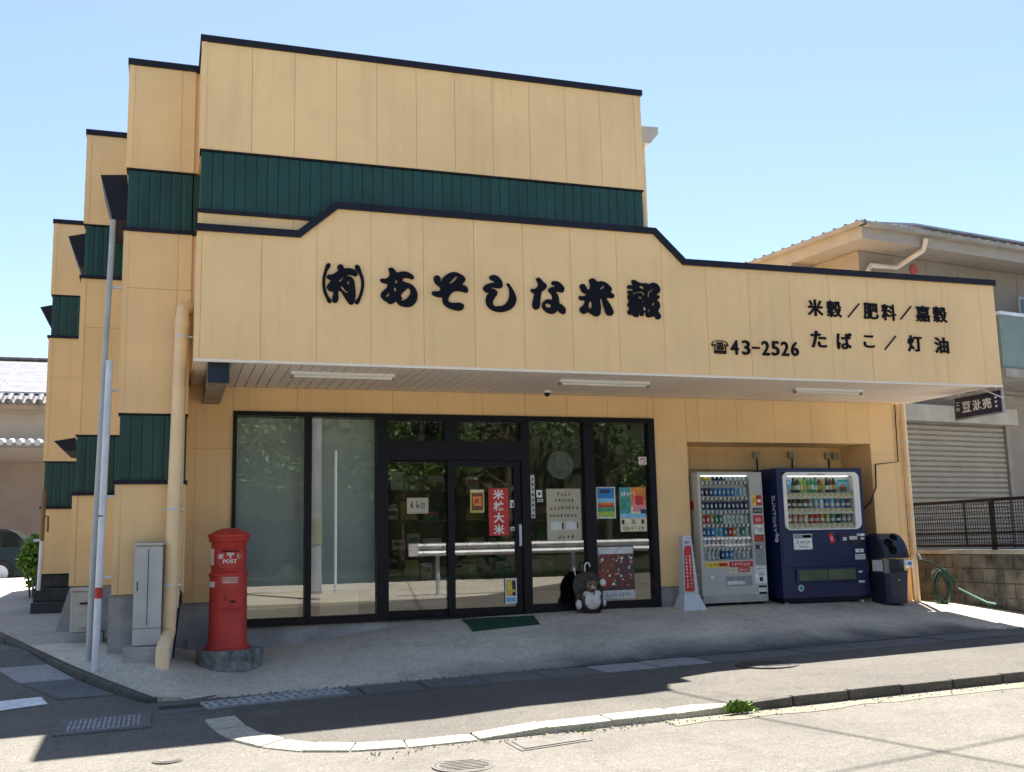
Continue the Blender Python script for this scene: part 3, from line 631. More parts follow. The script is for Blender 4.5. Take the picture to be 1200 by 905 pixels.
MB().tube([(.17, 11.93, 2.6), (.165, 11.93, .3), (.15, 11.93, -.6)], .02, 8).build('conduit', PIPE, shop)
for i, dx in enumerate((0, .03)): MB().tube([(.155+dx, 11.95, -.38-.04*i), (.145+dx, 11.93, -.6), (.095+dx, 11.9, -1.12)], .011, 6).build('conduit', METAL if i < 1 else DARK, shop)
rp = MB().tube([(10.60, 12.97, 1.97), (10.605, 12.97, -1.0)], .045, 12).build('drainpipe', PIPE, shop, smooth=True)
for z_ in (1.4, .25): MB().lathe([(.05, -.012), (.05, .012)], (10.605, 12.97, z_), 12).build('pipe_clamp', METAL, rp)
MB().box(10.53, 10.62, 12.94, 12.965, -1.0, -.35).build('wall_cover_plate', PIPE, shop)
# upper right rainwater head and pipe
GREYP = fm('weathered_pvc', (.52, .48, .42), .5, var=.08)
hp = MB().prism([(5.565, 5.20), (5.84, 5.21), (5.84, 5.12), (5.72, 4.98), (5.60, 4.98)], 'y', 11.32, 11.56).build('rainwater_head', GREYP, shop)
MB().tube([(5.65, 11.44, 5.0), (5.645, 11.44, 3.3)], .05, 10).build('drainpipe', PIPE, shop, smooth=True)
# duct box under the soffit
db = MB(); db.box(.40, .60, 11.26, 12.98, 1.755, 1.972); db.build('duct_box', fm('dull_steel', (.32, .28, .23), .5, metal=.4, var=.2, scale=5), shop, bevel=.006)
MB().box(.392, .612, 11.20, 11.262, 1.748, 1.974).build('duct_hood', fm('navy_steel', (.012, .018, .035), .35), shop)
# socket boxes, cables in the recess
for x_, y_ in ((884, 534), (925, 534), (968, 535)):
    P = onY(x_, y_, 13.72); MB().box(P[0]-.045, P[0]+.045, 13.65, 13.719, P[2]-.045, P[2]+.06).build('socket_box', fm('beige_plastic', (.42, .39, .33), .5), shop, bevel=.006)
    MB().tube([(P[0]+.02, 13.68, P[2]-.04), (P[0]+.03, 13.70, P[2]-.15), (P[0]+.03, 13.70, P[2]-.3)], .011, 6).build('power_cable', DARK, shop)
P = onY(975, 535, 13.72); MB().box(P[0]-.02, P[0]+.07, 13.65, 13.719, P[2]-.05, P[2]+.05).build('socket_box', fm('beige_plastic', (.42, .39, .33)), shop)
MB().tube([(6.95, 13.70, 1.02), (9.9, 13.70, 1.02)], .008, 6).build('power_cable', fm('beige_plastic', (.42, .39, .33)), shop)
MB().tube([(10.05, 12.98, 1.05), (10.46, 12.98, 1.09), (10.48, 12.98, 1.97)], .008, 6).build('power_cable', DARK, shop)
MB().tube([(10.05, 12.98, 1.05), (10.03, 12.98, .72), (9.97, 13.05, .5), (9.9, 13.3, .3)], .011, 6).build('power_cable', DARK, shop)
MB().box(.60, .665, 12.95, 12.985, -.47, -.37).build('tap_box', METAL, shop, bevel=.005)
# soffit things
for x0, x1, y_, lab in ((1.31, 2.50, 11.75, 'long white tube light at the left end of the canopy ceiling'), (4.55, 5.76, 11.74, 'long white tube light in the middle of the canopy ceiling'), (7.96, 9.03, 11.85, 'long white tube light at the right end of the canopy ceiling')):
    t_ = thing('ceiling_light', lab, 'light', ((x0+x1)/2, y_, 1.98), 'tube lights under the canopy')
    MB().prism([(y_-.055, 1.979), (y_+.055, 1.979), (y_+.03, 1.945), (y_-.03, 1.945)], 'x', x0, x1).build('fixture', WHITEP, t_)
    MB().tube([(x0+.03, y_, 1.932), (x1-.03, y_, 1.932)], .014, 8).build('light_tube', fm('tube_glass', (.85, .85, .84), .3), t_, smooth=True)
    for xe in (x0, x1-.03): MB().box(xe, xe+.03, y_-.025, y_+.025, 1.91, 1.95).build('tube_holder', fm('holder_grey', (.25, .24, .23)), t_)
t_ = thing('dome_camera', 'small dark dome camera on the canopy ceiling above the door', 'camera', (4.73, 12.65, 1.98))
MB().lathe([(.055, 0), (.055, -.025), (.045, -.03)], (4.73, 12.65, 1.98), 16).build('base', WHITEP, t_)
MB().lathe([(.04, -.026), (.04, -.04), (.03, -.065), (.012, -.078), (.001, -.08)], (4.73, 12.65, 1.98), 16).build('dome', DARK, t_, smooth=True)

# ------------------------------------------------------------------ post box
RED = fm('post_red', (.56, .050, .036), .5, var=.10, scale=4, streak=.25)
mx, my = .70, 12.22; mz = -1.285
mbx = thing('post_box', 'red round pillar post box on a stone base beside the window', 'post box', (mx, my, mz))
b = MB(); pr = []
for k in range(20):
    a = 2*math.pi*k/20; r = .345+.012*math.sin(3*a)+.01*rnd(); pr.append((mx+.03+r*1.04*math.cos(a), my+r*.95*math.sin(a)))
b.prism(pr, 'z', mz-.15, mz+.205); b.build('stone_base', fm('mossy_stone', (.26, .26, .25), .95, var=.3, scale=9, col2=(.07, .085, .075), speck=.2, bump=.5), mbx, bevel=.02)
c = (mx, my, 0)
body = MB().lathe([(.245, -1.08), (.245, -1.05), (.215, -1.02), (.208, -.98), (.203, -.30), (.203, -.285), (.216, -.28), (.216, -.255), (.200, -.245), (.192, -.23), (.192, .085), (.20, .095)], c, 40).build('body', RED, mbx, smooth=True)
MB().lathe([(.20, .095), (.222, .10), (.226, .112), (.215, .125), (.215, .14), (.236, .148), (.238, .17), (.20, .195), (.12, .232), (.05, .248), (.001, .25)], c, 40).build('cap', RED, mbx, smooth=True)
dy = my-.192
ring = MB().lathe([(.150, .02), (.150, -.018), (.14, -.026), (.128, -.022), (.122, -.012), (.001, -.012)], (mx, dy+.005, -.085), 32, axis='y').build('mouth_disc', RED, mbx, smooth=True)
MB().box(mx-.085, mx+.085, dy-.028, dy-.008, -.018, .0).build('mail_slot', DARK, ring)
MB().prism([(dy-.008, .022), (dy-.05, .002), (dy-.045, -.006), (dy-.008, .008)], 'x', mx-.10, mx+.10).build('slot_hood', RED, ring)
lettering('post_letter', '〒', (mx+.004, dy-.008, -.085+.028), .062, WHITEP, ring, width=.078, bold=.025)
lettering('post_letter', '郵', (mx-.098, dy-.008, -.085+.02), .058, WHITEP, ring, width=.056, bold=.008)
lettering('post_letter', '便', (mx+.102, dy-.008, -.085+.02), .058, WHITEP, ring, width=.056, bold=.008)
lettering('post_word', 'POST', (mx, dy-.008, -.085-.035), .042, WHITEP, ring, width=.15, bold=.02)
pl = MB(); yb = my-.204
def curved(x0, x1, z0, z1, r, th, n=6):
    b = MB(); a0, a1 = math.asin(x0/r), math.asin(x1/r)
    for i in range(n):
        p, q = a0+(a1-a0)*i/n, a0+(a1-a0)*(i+1)/n; v = []
        for z in (z0, z1):
            for a, rr in ((p, r+th), (q, r+th), (q, r-.004), (p, r-.004)): v.append((mx+rr*math.sin(a), my-rr*math.cos(a), z))
        b.hexa(v)
    return b
plate = curved(-.09, .10, -.365, -.285, .203, .005).build('collection_plate', fm('faded_red_label', (.62, .16, .14), .5, var=.3, scale=40), mbx)
for zz_ in (-.300, -.318, -.336, -.352): curved(-.07, .08, zz_-.004, zz_+.004, .208, .002).build('print_line', fm('label_cream', (.75, .55, .5)), plate)
d_ = curved(-.10, .125, -.635, -.41, .203, .012, 8).build('collection_door', RED, mbx, bevel=.003)
curved(-.045, -.035, -.545, -.505, .215, .003, 1).build('keyhole', DARK, d_); curved(.01, .065, -.57, -.545, .215, .004, 2).build('door_handle', DARK, d_)
curved(-.11, .14, -.655, -.64, .203, .02, 8).build('door_sill', RED, mbx)
curved(-.19, -.165, -.16, .02, .192, .006, 2).build('white_side_label', WHITEP, mbx); curved(-.20, -.155, -.40, -.34, .203, .006, 2).build('white_side_label', WHITEP, mbx)

# ------------------------------------------------------------------ vending machines
def label_card(parent, x0, x1, z0, z1, y, base, rows, name='label_card', seed=1, th=.004):
    """flat print: a base card and small raised marks; rows = [(u0,u1,v0,v1,material)] in 0..1"""
    o_ = MB().box(x0, x1, y-th, y, z0, z1).build(name, base, parent)
    mats = []; b = MB()
    for u0, u1, v0, v1, m_ in rows:
        if m_ not in mats: mats.append(m_)
        b.box(x0+(x1-x0)*u0, x0+(x1-x0)*u1, y-th-.0015, y-th, z0+(z1-z0)*v0, z0+(z1-z0)*v1, mats.index(m_))
    if mats: tag(b.build('printed_mark', mats, o_), kind='stuff')
    return o_
def scribble(n, v0, v1, m_, u0=.1, u1=.9, seed=0):
    """a line of illegible print"""
    R = random.Random(seed*31+n); r = []; u = u0
    while u < u1-.02:
        w_ = (u1-u0)/n; h_ = v1-v0
        for _ in range(4):
            if R.random() < .5: a = u+R.random()*w_*.5; c_ = v0+R.random()*h_*.8; r.append((a, a+w_*.35, c_, c_+h_*.16, m_))
            else: a = u+R.random()*w_*.6; r.append((a, a+w_*.13, v0+R.random()*h_*.3, v1-R.random()*h_*.3, m_))
        u += w_
    return r
CP = {k: fm('print_'+k, tuple(min(.85, q*1.15) for q in v), .45, var=.12, scale=22) for k, v in dict(yellow=(.72, .52, .07), navy=(.02, .035, .12), silver=(.58, .60, .60), blue=(.03, .20, .50), sky=(.20, .52, .74), white=(.75, .75, .73), red=(.50, .03, .03), green=(.04, .26, .12), black=(.02, .02, .022), brown=(.16, .06, .03), orange=(.68, .24, .05), grey=(.25, .26, .27), cream=(.66, .60, .42), pink=(.65, .22, .28), teal=(.05, .30, .30), lime=(.30, .45, .08), gold=(.55, .40, .12)).items()}
VGREY = fm('machine_grey', (.48, .475, .45), .38, var=.05, scale=2, streak=.12)
vx0, vx1, vy, vz0, vz1 = 6.985, 8.005, 12.85, -.865, .925
v1 = thing('vending_machine', 'silver grey drinks vending machine with seven rows of cans', 'vending machine', (7.5, 13.1, -.91))
b = MB()    # cabinet with a window opening
wx0, wx1, wz0, wz1 = 7.03, 7.80, -.29, .885
b.box(vx0, vx1, vy+.12, 13.66, vz0+.02, vz1-.002)
b.box(vx0, wx0, vy, vy+.12, vz0+.10, vz1); b.box(wx1, vx1, vy, vy+.12, vz0+.10, vz1); b.box(wx0, wx1, vy, vy+.1199, wz1, vz1-.0005); b.box(wx0, wx1, vy, vy+.1199, vz0+.10, wz0)
cab = b.build('cabinet', VGREY, v1)
MB().box(vx0+.005, vx1-.005, vy-.01, vy+.1, vz0-.0, vz0+.098).build('kick_plate', fm('machine_kick', (.40, .40, .38), .4), v1, bevel=.004)
for a in (vx0+.05, vx1-.10): MB().box(a, a+.05, vy+.05, vy+.12, vz0-.05, vz0).build('foot', DARK, v1)
MB().box(wx0, wx1, vy+.105, vy+.119, wz0, wz1).build('display_back', fm('display_back', (.74, .75, .73), .6), v1)
MB().box(wx0-.002, wx1+.002, vy+.012, vy+.016, wz0-.002, wz1+.002).build('window_pane', VGLASS, v1)
rowsz = [(563.5, 9.5), (581.5, 9.8), (597.5, 9.8), (613.5, 8), (628.5, 8), (641, 7.5), (655, 8.5)]
pal = ['yyynnnssssss', 'nnnbbbbbkkww', 'nnnnnnnnnnnk', 'rroggwwwwwss', 'nbbkkbrowgss', 'obbrnswssses', 'swwsnbbswsss']
pm = dict(y='yellow', n='navy', s='silver', b='blue', k='sky', w='white', r='red', o='orange', g='green', e='grey')
used = list(CP.keys())
for (py, hh), pa in zip(rowsz, pal):
    zb = onY(850, py, vy+.06)[2]; h_ = .112
    mbk = MB(); nb = 11
    for i in range(nb):
        cx = wx0+.045+(wx1-wx0-.09)*i/(nb-1); mi = used.index(pm[pa[i % len(pa)]])
        mbk.lathe([(.022, 0), (.027, .008), (.027, h_-.012), (.021, h_)], (cx, vy+.062, zb), 10, mi)
        mbk.box(cx-.012, cx+.014, vy+.0345, vy+.0355, zb+.03, zb+.075, used.index('white' if pa[i % len(pa)] in 'nbrgo' else ('grey', 'cream', 'sky', 'grey')[i % 4]))
    tag(mbk.build('can_row', [CP[k] for k in used], v1, smooth=True), kind='stuff')
    sh = MB().box(wx0, wx1, vy+.02, vy+.105, zb-.012, zb-.001).build('shelf', VGREY, v1)
    bb = MB()
    for i in range(nb):
        cx = wx0+.045+(wx1-wx0-.09)*i/(nb-1)
        bb.hexa([(cx-.022, vy+.017, zb-.05), (cx+.012, vy+.017, zb-.05), (cx+.012, vy+.03, zb-.05), (cx-.022, vy+.03, zb-.05), (cx-.012, vy+.017, zb-.016), (cx+.022, vy+.017, zb-.016), (cx+.022, vy+.03, zb-.016), (cx-.012, vy+.03, zb-.016)], 0)
        bb.box(cx-.03, cx-.024, vy+.017, vy+.03, zb-.045, zb-.02, 1)
    tag(bb.build('button_row', [CP['white'], CP['black']], v1), kind='stuff')
    MB().box(wx0, wx1, vy+.03, vy+.04, zb-.055, zb-.012).build('price_strip', CP['grey'], v1)
R_ = random.Random(3)
label_card(v1, 7.05, 7.40, -.385, -.31, vy, CP['yellow'], scribble(8, .2, .8, CP['black'], seed=1)+[(.6, .98, .2, .8, CP['red'])])
label_card(v1, 7.42, 7.79, -.385, -.31, vy, CP['red'], scribble(8, .2, .8, CP['white'], seed=2))
label_card(v1, 7.40, 7.54, -.46, -.40, vy, CP['cream'], scribble(5, .2, .8, CP['black'], seed=3)); label_card(v1, 7.55, 7.73, -.455, -.39, vy, CP['red'], scribble(5, .2, .8, CP['white'], seed=4))
slot = MB().box(7.36, 7.76, vy-.008, vy, -.64, -.51).build('delivery_slot', CP['grey'], v1); MB().box(7.37, 7.64, vy-.013, vy-.009, -.625, -.575).build('slot_flap', CP['silver'], slot)
lk = MB().lathe([(.035, 0), (.035, -.012), (.028, -.015), (.001, -.015)], (7.14, vy, -.52), 18, axis='y').build('lock', METAL, v1, smooth=True)
cx0, cx1 = 7.835, 7.985
label_card(v1, cx0, cx0+.06, .46, .60, vy, CP['yellow'], scribble(2, .2, .8, CP['red'], seed=5)); label_card(v1, cx0+.062, cx1, .46, .60, vy, CP['red'], [(.2, .8, .3, .6, CP['white'])])
label_card(v1, cx0, cx1, .35, .42, vy, CP['black'], [(.1, .9, .3, .7, CP['grey'])], 'display_panel')
label_card(v1, cx0, cx1, .20, .32, vy, CP['red'], [(.2, .8, .25, .75, CP['pink'])]); label_card(v1, cx0+.02, cx1, .06, .18, vy, CP['white'], scribble(4, .1, .9, CP['navy'], seed=6))
label_card(v1, cx0, cx1, -.05, .05, vy, CP['brown'], [(.1, .8, .2, .8, CP['red'])]); cp_ = label_card(v1, cx0, cx1, -.36, -.06, vy, CP['grey'], [(.1, .5, .7, .9, CP['black']), (.55, .75, .75, .85, CP['silver'])], 'coin_panel')
label_card(v1, cx0-.01, cx1, -.68+.28, -.38, vy-.005, CP['white'], [], th=.001)
label_card(v1, cx0-.02, cx1+.01, -.62, -.39, vy, CP['white'], scribble(6, .82, .94, CP['navy'], seed=7)+scribble(3, .45, .62, CP['black'], seed=8, u0=.3, u1=.7)+[(.38, .66, .12, .38, CP['black'])], 'notice')
label_card(v1, cx0+.03, cx1, -.78, -.65, vy, CP['black'], [(.2, .8, .5, .8, CP['grey'])], 'coin_return'); label_card(v1, cx0+.02, cx1, -.865+.13, -.79+.13-.02, vy-.006, CP['white'], scribble(5, .2, .8, CP['grey'], seed=9))
label_card(v1, 7.80, 7.92, -.765, -.745, vy, CP['white'], [])
MB().prism([(12.98, .52), (13.06, .55), (13.06, .42), (12.98, .40)], 'x', vx0-.006, vx0-.0005).build('side_sticker', CP['red'], v1)

NAVY = fm('machine_navy', (.012, .022, .085), .28, var=.06, scale=2, spec=.5)
bx0, bx1, by, bz0, bz1 = 8.155, 9.575, 12.70, -.835, .975
v2 = thing('vending_machine', 'navy blue drinks vending machine with a white framed bottle display', 'vending machine', (8.85, 13, -.91))
wx0, wx1, wz0, wz1 = 8.245, 9.515, .10, .915
b = MB(); b.box(bx0, bx1, by+.14, 13.60, bz0, bz1-.002)
b.box(bx0, wx0, by, by+.14, bz0, bz1); b.box(wx1, bx1, by, by+.14, bz0, bz1); b.box(wx0, wx1, by, by+.1399, wz1, bz1-.0006); b.box(wx0, wx1, by, by+.1399, bz0, wz0)
b.build('cabinet', NAVY, v2)
MB().box(bx0+.03, bx1-.03, by-.012, by, -.42, -.19+.25).build('lower_door', NAVY, v2, bevel=.006)
MB().box(bx0+.02, bx1-.02, by+.03, by+.2, bz0-.06, bz0-.001).build('base_plinth', DARK, v2)
for a in (bx0+.06, bx1-.12): MB().box(a, a+.05, by+.05, by+.1, bz0-.1, bz0-.061).build('foot', METAL, v2)
fr2 = MB(); outer = []; inner = []
def rrect(x0, x1, z0, z1, r, n=5):
    p = []
    for cx, cz, a in ((x1-r, z0+r, -90), (x1-r, z1-r, 0), (x0+r, z1-r, 90), (x0+r, z0+r, 180)):
        for i in range(n+1): t_ = math.radians(a+90*i/n); p.append((cx+r*math.cos(t_), cz+r*math.sin(t_)))
    return p
outer = rrect(wx0, wx1, wz0, wz1, .09); inner = rrect(wx0+.055, wx1-.10, wz0+.015, wz1-.05, .04)
n_ = len(outer); vs = [(p[0], by-.012, p[1]) for p in outer]+[(p[0], by-.012, p[1]) for p in inner]+[(p[0], by+.01, p[1]) for p in outer]+[(p[0], by+.10, p[1]) for p in inner]
fs = []
for i in range(n_):
    j = (i+1) % n_; fs += [(i, j, n_+j, n_+i), (i, 2*n_+i, 2*n_+j, j), (n_+i, n_+j, 3*n_+j, 3*n_+i)]
fr2.add(vs, fs); wf = fr2.build('window_frame', WHITEP, v2, smooth=False)
MB().box(wx0+.03, wx1-.03, by+.105, by+.135, wz0+.005, wz1-.02).build('display_back', fm('display_white', (.82, .83, .81), .6), v2)
MB().prism(inner, 'y', by+.004, by+.008).build('window_pane', VGLASS, v2)
label_card(v2, 8.62, 8.98, wz1-.045, wz1-.018, by-.012, WHITEP, scribble(9, .1, .9, CP['black'], seed=11), 'brand_strip')
ix0, ix1 = wx0+.12, wx1-.16
specs = [(577.5, .235, ['black', 'black', 'lime', 'lime', 'green', 'green', 'green', 'brown', 'gold', 'black', 'brown', 'black'], .031),
         (595.5, .125, ['black', 'brown', 'black', 'brown', 'grey', 'sky', 'white', 'blue', 'sky', 'grey', 'blue', 'brown'], .030),
         (613.0, .125, ['orange', 'pink', 'orange', 'cream', 'red', 'red', 'orange', 'lime', 'green', 'black', 'grey', 'grey'], .030)]
for ri, (py, h_, cs, r_) in enumerate(specs):
    zb = onY(965, py, by+.07)[2]; mbk = MB(); nb = len(cs)
    for i, cn in enumerate(cs):
        if ri == 0 and i == nb-1 and False: continue
        span = (ix0+.10, ix1-.22) if ri == 0 else (ix0, ix1)
        cx = span[0]+(span[1]-span[0])*i/(nb-1); mi = used.index(cn)
        if ri == 0:
            hv = h_*(.9+.1*((i*7) % 3)/2); mbk.lathe([(r_*.9, 0), (r_, .01), (r_, hv*.55), (r_*.85, hv*.66), (r_*.45, hv*.86), (r_*.42, hv*.9)], (cx, by+.065, zb), 10, mi)
            mbk.lathe([(r_*.5, hv*.9), (r_*.5, hv)], (cx, by+.065, zb), 8, used.index('white' if i % 3 else 'black'))
            mbk.lathe([(r_*1.02, hv*.2), (r_*1.02, hv*.48)], (cx, by+.065, zb), 10, used.index(('lime', 'white', 'cream', 'gold')[i % 4]), caps=False)
        else:
            mbk.lathe([(r_*.8, 0), (r_, .008), (r_, h_-.012), (r_*.75, h_)], (cx, by+.065, zb), 10, mi)
            mbk.lathe([(r_*1.02, h_*.25), (r_*1.02, h_*.55)], (cx, by+.065, zb), 10, used.index(('white', 'cream', 'silver')[i % 3]), caps=False)
    tag(mbk.build('bottle_row', [CP[k] for k in used], v2, smooth=True), kind='stuff')
    MB().box(ix0-.06, ix1+.06, by+.02, by+.104, zb-.012, zb-.001).build('shelf', VGREY, v2)
    MB().box(ix0-.06, ix1+.06, by+.025, by+.035, zb-.085, zb-.012).build('price_strip', CP['cream'], v2)
    bb = MB()
    for i in range(nb+1):
        cx = ix0-.04+(ix1-ix0+.08)*i/nb
        bb.prism([(cx-.028, zb-.085), (cx+.028, zb-.085), (cx, zb-.055)], 'y', by+.016, by+.03, 0)
        bb.box(cx-.018, cx+.018, by+.02, by+.03, zb-.045, zb-.02, 1)
    tag(bb.build('button_row', [CP['white'], CP['gold']], v2), kind='stuff')
zb = onY(965, 577.5, by+.07)[2]
label_card(v2, ix0-.08, ix0+.06, zb+.05, zb+.19, by+.06, CP['sky'], [(.1, .5, .1, .5, CP['blue']), (.4, .9, .5, .8, CP['white']), (.2, .5, .6, .9, CP['blue'])], 'advert_card')
label_card(v2, ix1-.16, ix1+.02, zb+.01, zb+.19, by+.06, CP['sky'], [(.15, .85, .02, .4, CP['brown']), (.3, .7, .4, .6, CP['orange']), (.05, .95, .8, .95, CP['teal'])], 'advert_card')
LAMP = bpy.data.materials.new('display_lamp'); LAMP.use_nodes = True; LAMP.node_tree.nodes['Principled BSDF'].inputs['Emission Color'].default_value = (1, .98, .93, 1); LAMP.node_tree.nodes['Principled BSDF'].inputs['Emission Strength'].default_value = .5
MB().box(8.35, 9.36, by+.02, by+.05, wz1-.062, wz1-.054).build('display_lamp', LAMP, v2)
MB().box(7.05, 7.78, vy+.02, vy+.05, .868, .880).build('display_lamp', LAMP, v1)
# lower half of the navy machine
nx0, nx1, nz0, nz1 = 8.36, 8.66, -.17, .045
label_card(v2, nx0, nx1, nz0, nz1, by-.012, CP['white'], [(.03, .97, .72, .97, CP['grey']), (.5, .95, .76, .93, CP['navy'])]+scribble(5, .42, .56, CP['black'], seed=21, u0=.15, u1=.85)+[(.12, .88, .40, .415, CP['grey'])]+scribble(7, .1, .22, CP['black'], seed=22, u0=.3, u1=.8), 'notice', th=.006)
MB().prism([(8.93, .03), (9.00, .055), (9.045, -.075), (8.975, -.10)], 'y', by-.016, by-.0125).build('red_sticker', CP['red'], v2)
MB().prism([(8.955, -.01), (9.0, .006), (9.018, -.045), (8.973, -.06)], 'y', by-.018, by-.0165).build('sticker_print', CP['pink'], v2)
cp2 = MB().prism([(9.10, .03), (9.50, .045), (9.50, -.10), (9.36, -.12), (9.24, -.06), (9.10, -.08)], 'y', by-.03, by-.0125).build('coin_panel', fm('panel_black', (.03, .032, .045), .35), v2)
for a, b_, c_, d_ in ((9.16, 9.22, -.06, -.01), (9.27, 9.40, -.05, 0), (9.40, 9.44, -.0, .035)): MB().box(a, b_, by-.036, by-.031, c_, d_).build('coin_button', METAL, cp2)
label_card(v2, 9.45, 9.53, .0, .035, by-.03, CP['white'], []); label_card(v2, 9.46, 9.52, -.05, -.02, by-.03, CP['silver'], [])
label_card(v2, 9.37, 9.51, -.23, -.18, by-.012, CP['white'], scribble(3, .2, .8, CP['black'], seed=23, u0=.4, u1=.7)); label_card(v2, 9.36, 9.53, -.33, -.255, by-.012, CP['silver'], scribble(5, .2, .8, CP['grey'], seed=24))
label_card(v2, 9.41, 9.47, -.515, -.49, by-.0, CP['white'], []); label_card(v2, 9.40, 9.50, -.655, -.625, by-.0, CP['silver'], [])
OLIVE = fm('slot_film', (.10, .125, .075), .35)
ds = MB().box(8.37, 9.36, by-.03, by-.0005, -.625, -.43).build('delivery_slot', NAVY, v2, bevel=.005)
MB().box(8.40, 8.86, by-.036, by-.031, -.60, -.455).build('slot_flap', OLIVE, ds); MB().box(8.88, 9.33, by-.036, by-.031, -.60, -.455).build('slot_flap', OLIVE, ds)
MB().lathe([(.045, 0), (.045, -.006), (.001, -.006)], (8.44, by-.001, -.70), 20, axis='y').build('round_badge', CP['silver'], v2); MB().lathe([(.03, 0), (.03, -.003), (.001, -.003)], (8.44, by-.008, -.70), 16, axis='y').build('badge_mark', CP['teal'], v2)
# lettering down the left side of the navy machine
lettering('side_word', 'SUNTORY', (bx0-.001, by+.11, .33), .075, CP['silver'], v2, width=.52, bold=.0, rot=(math.pi/2, math.pi/2, -math.pi/2))
lettering('side_logo', 'S', (bx0-.001, by+.07, -.0), .13, CP['silver'], v2, bold=.02, rot=(math.pi/2, .3, -math.pi/2))

# ------------------------------------------------------------------ recycling bin
BIN = fm('bin_navy', (.014, .022, .05), .5, var=.1, scale=4); BIN2 = fm('bin_lid', (.016, .022, .042), .42, var=.1)
rb = thing('recycling_bin', 'navy recycling bin with domed two-hole lid and clear bag beside the blue machine', 'bin', (9.88, 12.62, -.95))
x0, x1, y0, y1 = 9.65, 10.05, 12.40, 12.82
BZ = -.955
def tub(x0, x1, y0, y1, z0, z1, k, c=.05):
    o_ = []
    for z_, d in ((z0, k), (z1, 0)): o_.append([(x0+c+d, y0+d, z_), (x1-c-d, y0+d, z_), (x1-d, y0+c+d, z_), (x1-d, y1-d, z_), (x0+d, y1-d, z_), (x0+d, y0+c+d, z_)])
    return MB().add(o_[0]+o_[1], [list(range(6))[::-1], list(range(6, 12))]+[(i, (i+1) % 6, 6+(i+1) % 6, 6+i) for i in range(6)])
tub(x0, x1, y0, y1, BZ, -.50, .022).build('body', BIN, rb, bevel=.01)
tub(x0+.03, x1-.03, y0+.03, y1-.03, -.499, -.34, 0).build('inner_bin', BIN, rb)
tub(x0-.012, x1+.012, y0-.012, y1+.012, -.53, -.325, .004).build('clear_bag', CLEAR, rb)
MB().box(x0-.016, x0-.0125, y0+.06, y0+.28, -.50, -.345).build('paper_label', CP['white'], rb)
MB().sphere((x1-.09, y0-.01, -.40), (.11, .045, .07), 14).build('bag_bulge', CLEAR, rb, smooth=True)
MB().hexa([(x1-.12, y0-.05, -.44), (x1+.03, y0-.055, -.46), (x1+.03, y0-.03, -.45), (x1-.12, y0-.03, -.43), (x1-.13, y0-.05, -.36), (x1+.02, y0-.055, -.35), (x1+.02, y0-.03, -.35), (x1-.13, y0-.03, -.36)]).build('crumpled_wrapper', CP['white'], rb, bevel=.01); MB().box(x1-.06, x1-.01, y0-.059, y0-.0565, -.425, -.375).build('wrapper_print', CP['blue'], rb)
dome = [(y0-.01, -.325), (y0-.005, -.25), (y0+.03, -.15), (y0+.085, -.06), (y0+.15, .0), (y0+.21, .028), (y1-.06, .028), (y1+.0, .0), (y1+.012, -.06), (y1+.012, -.325)]
lid = MB(); m_ = len(dome); cy = (y0+y1)/2
sc = lambda p_, k: (cy+(p_[0]-cy)*k, -.325+(p_[1]+.325)*k)
ringz = [(x0-.012, .93), (x0+.03, 1.), (x1-.03, 1.), (x1+.012, .93)]
lid.add([(xx, *sc(p_, k)) for xx, k in ringz for p_ in dome], [list(range(m_))[::-1], list(range(3*m_, 4*m_))]+[(q*m_+i, q*m_+(i+1) % m_, (q+1)*m_+(i+1) % m_, (q+1)*m_+i) for q in range(3) for i in range(m_)])
lo = lid.build('lid', BIN2, rb, bevel=.012)
def disc_on(c_, n__, r, name, m__):
    n__ = Vector(n__).normalized(); b = MB(); b.lathe([(r*1.15, -.01), (r*1.15, .010), (r, .012), (r*.95, .002), (.001, .002)], (0, 0, 0), 20); rot = n__.to_track_quat('Z', 'Y').to_matrix()
    b.v = [tuple(rot@Vector(v)+Vector(c_)) for v in b.v]; return b.build(name, m__, lo, smooth=True)
HOLE = fm('hole_black', (.003, .003, .004), .8, spec=.1)
disc_on((9.76, y0+.055, -.105), (0, -.84, .54), .058, 'throw_hole', HOLE); disc_on((9.79, y0+.012, -.205), (0, -.94, .34), .058, 'throw_hole', HOLE); disc_on((9.90, y0+.115, -.03), (0, -.7, .7), .05, 'throw_hole', HOLE)
MB().box(9.84, 9.88, y0+.006, y0+.012, -.63, -.57).build('small_label', CP['white'], rb)

# ------------------------------------------------------------------ standing sign of white plastic
st = thing('standing_sign', 'white plastic standing sign with a red lettered panel beside the silver machine', 'sign', (6.73, 12.72, -.97))
PL = fm('white_plastic', (.60, .63, .66), .45, var=.04)
b = MB(); b.hexa([(6.53, 12.54, -.975), (6.92, 12.56, -.975), (6.93, 12.92, -.975), (6.53, 12.92, -.975), (6.61, 12.66, -.71), (6.83, 12.67, -.71), (6.84, 12.84, -.71), (6.61, 12.84, -.71)]); b.build('foot', PL, st, bevel=.015)
b = MB(); b.hexa([(6.615, 12.665, -.71), (6.835, 12.675, -.71), (6.835, 12.835, -.71), (6.615, 12.835, -.71), (6.635, 12.70, .06), (6.775, 12.705, .06), (6.775, 12.80, .06), (6.635, 12.80, .06)]); b.build('column', PL, st, bevel=.01)
for i in range(7): zz_ = -.66+.095*i; k_ = (zz_+.71)/.77; xx = 6.835-.06*k_; MB().box(xx-.012, xx+.012, 12.675+.02*k_, 12.82-.02*k_, zz_, zz_+.012).build('side_ridge', PL, st)
def slope(z): return 12.66+(z+.71)/.77*.038
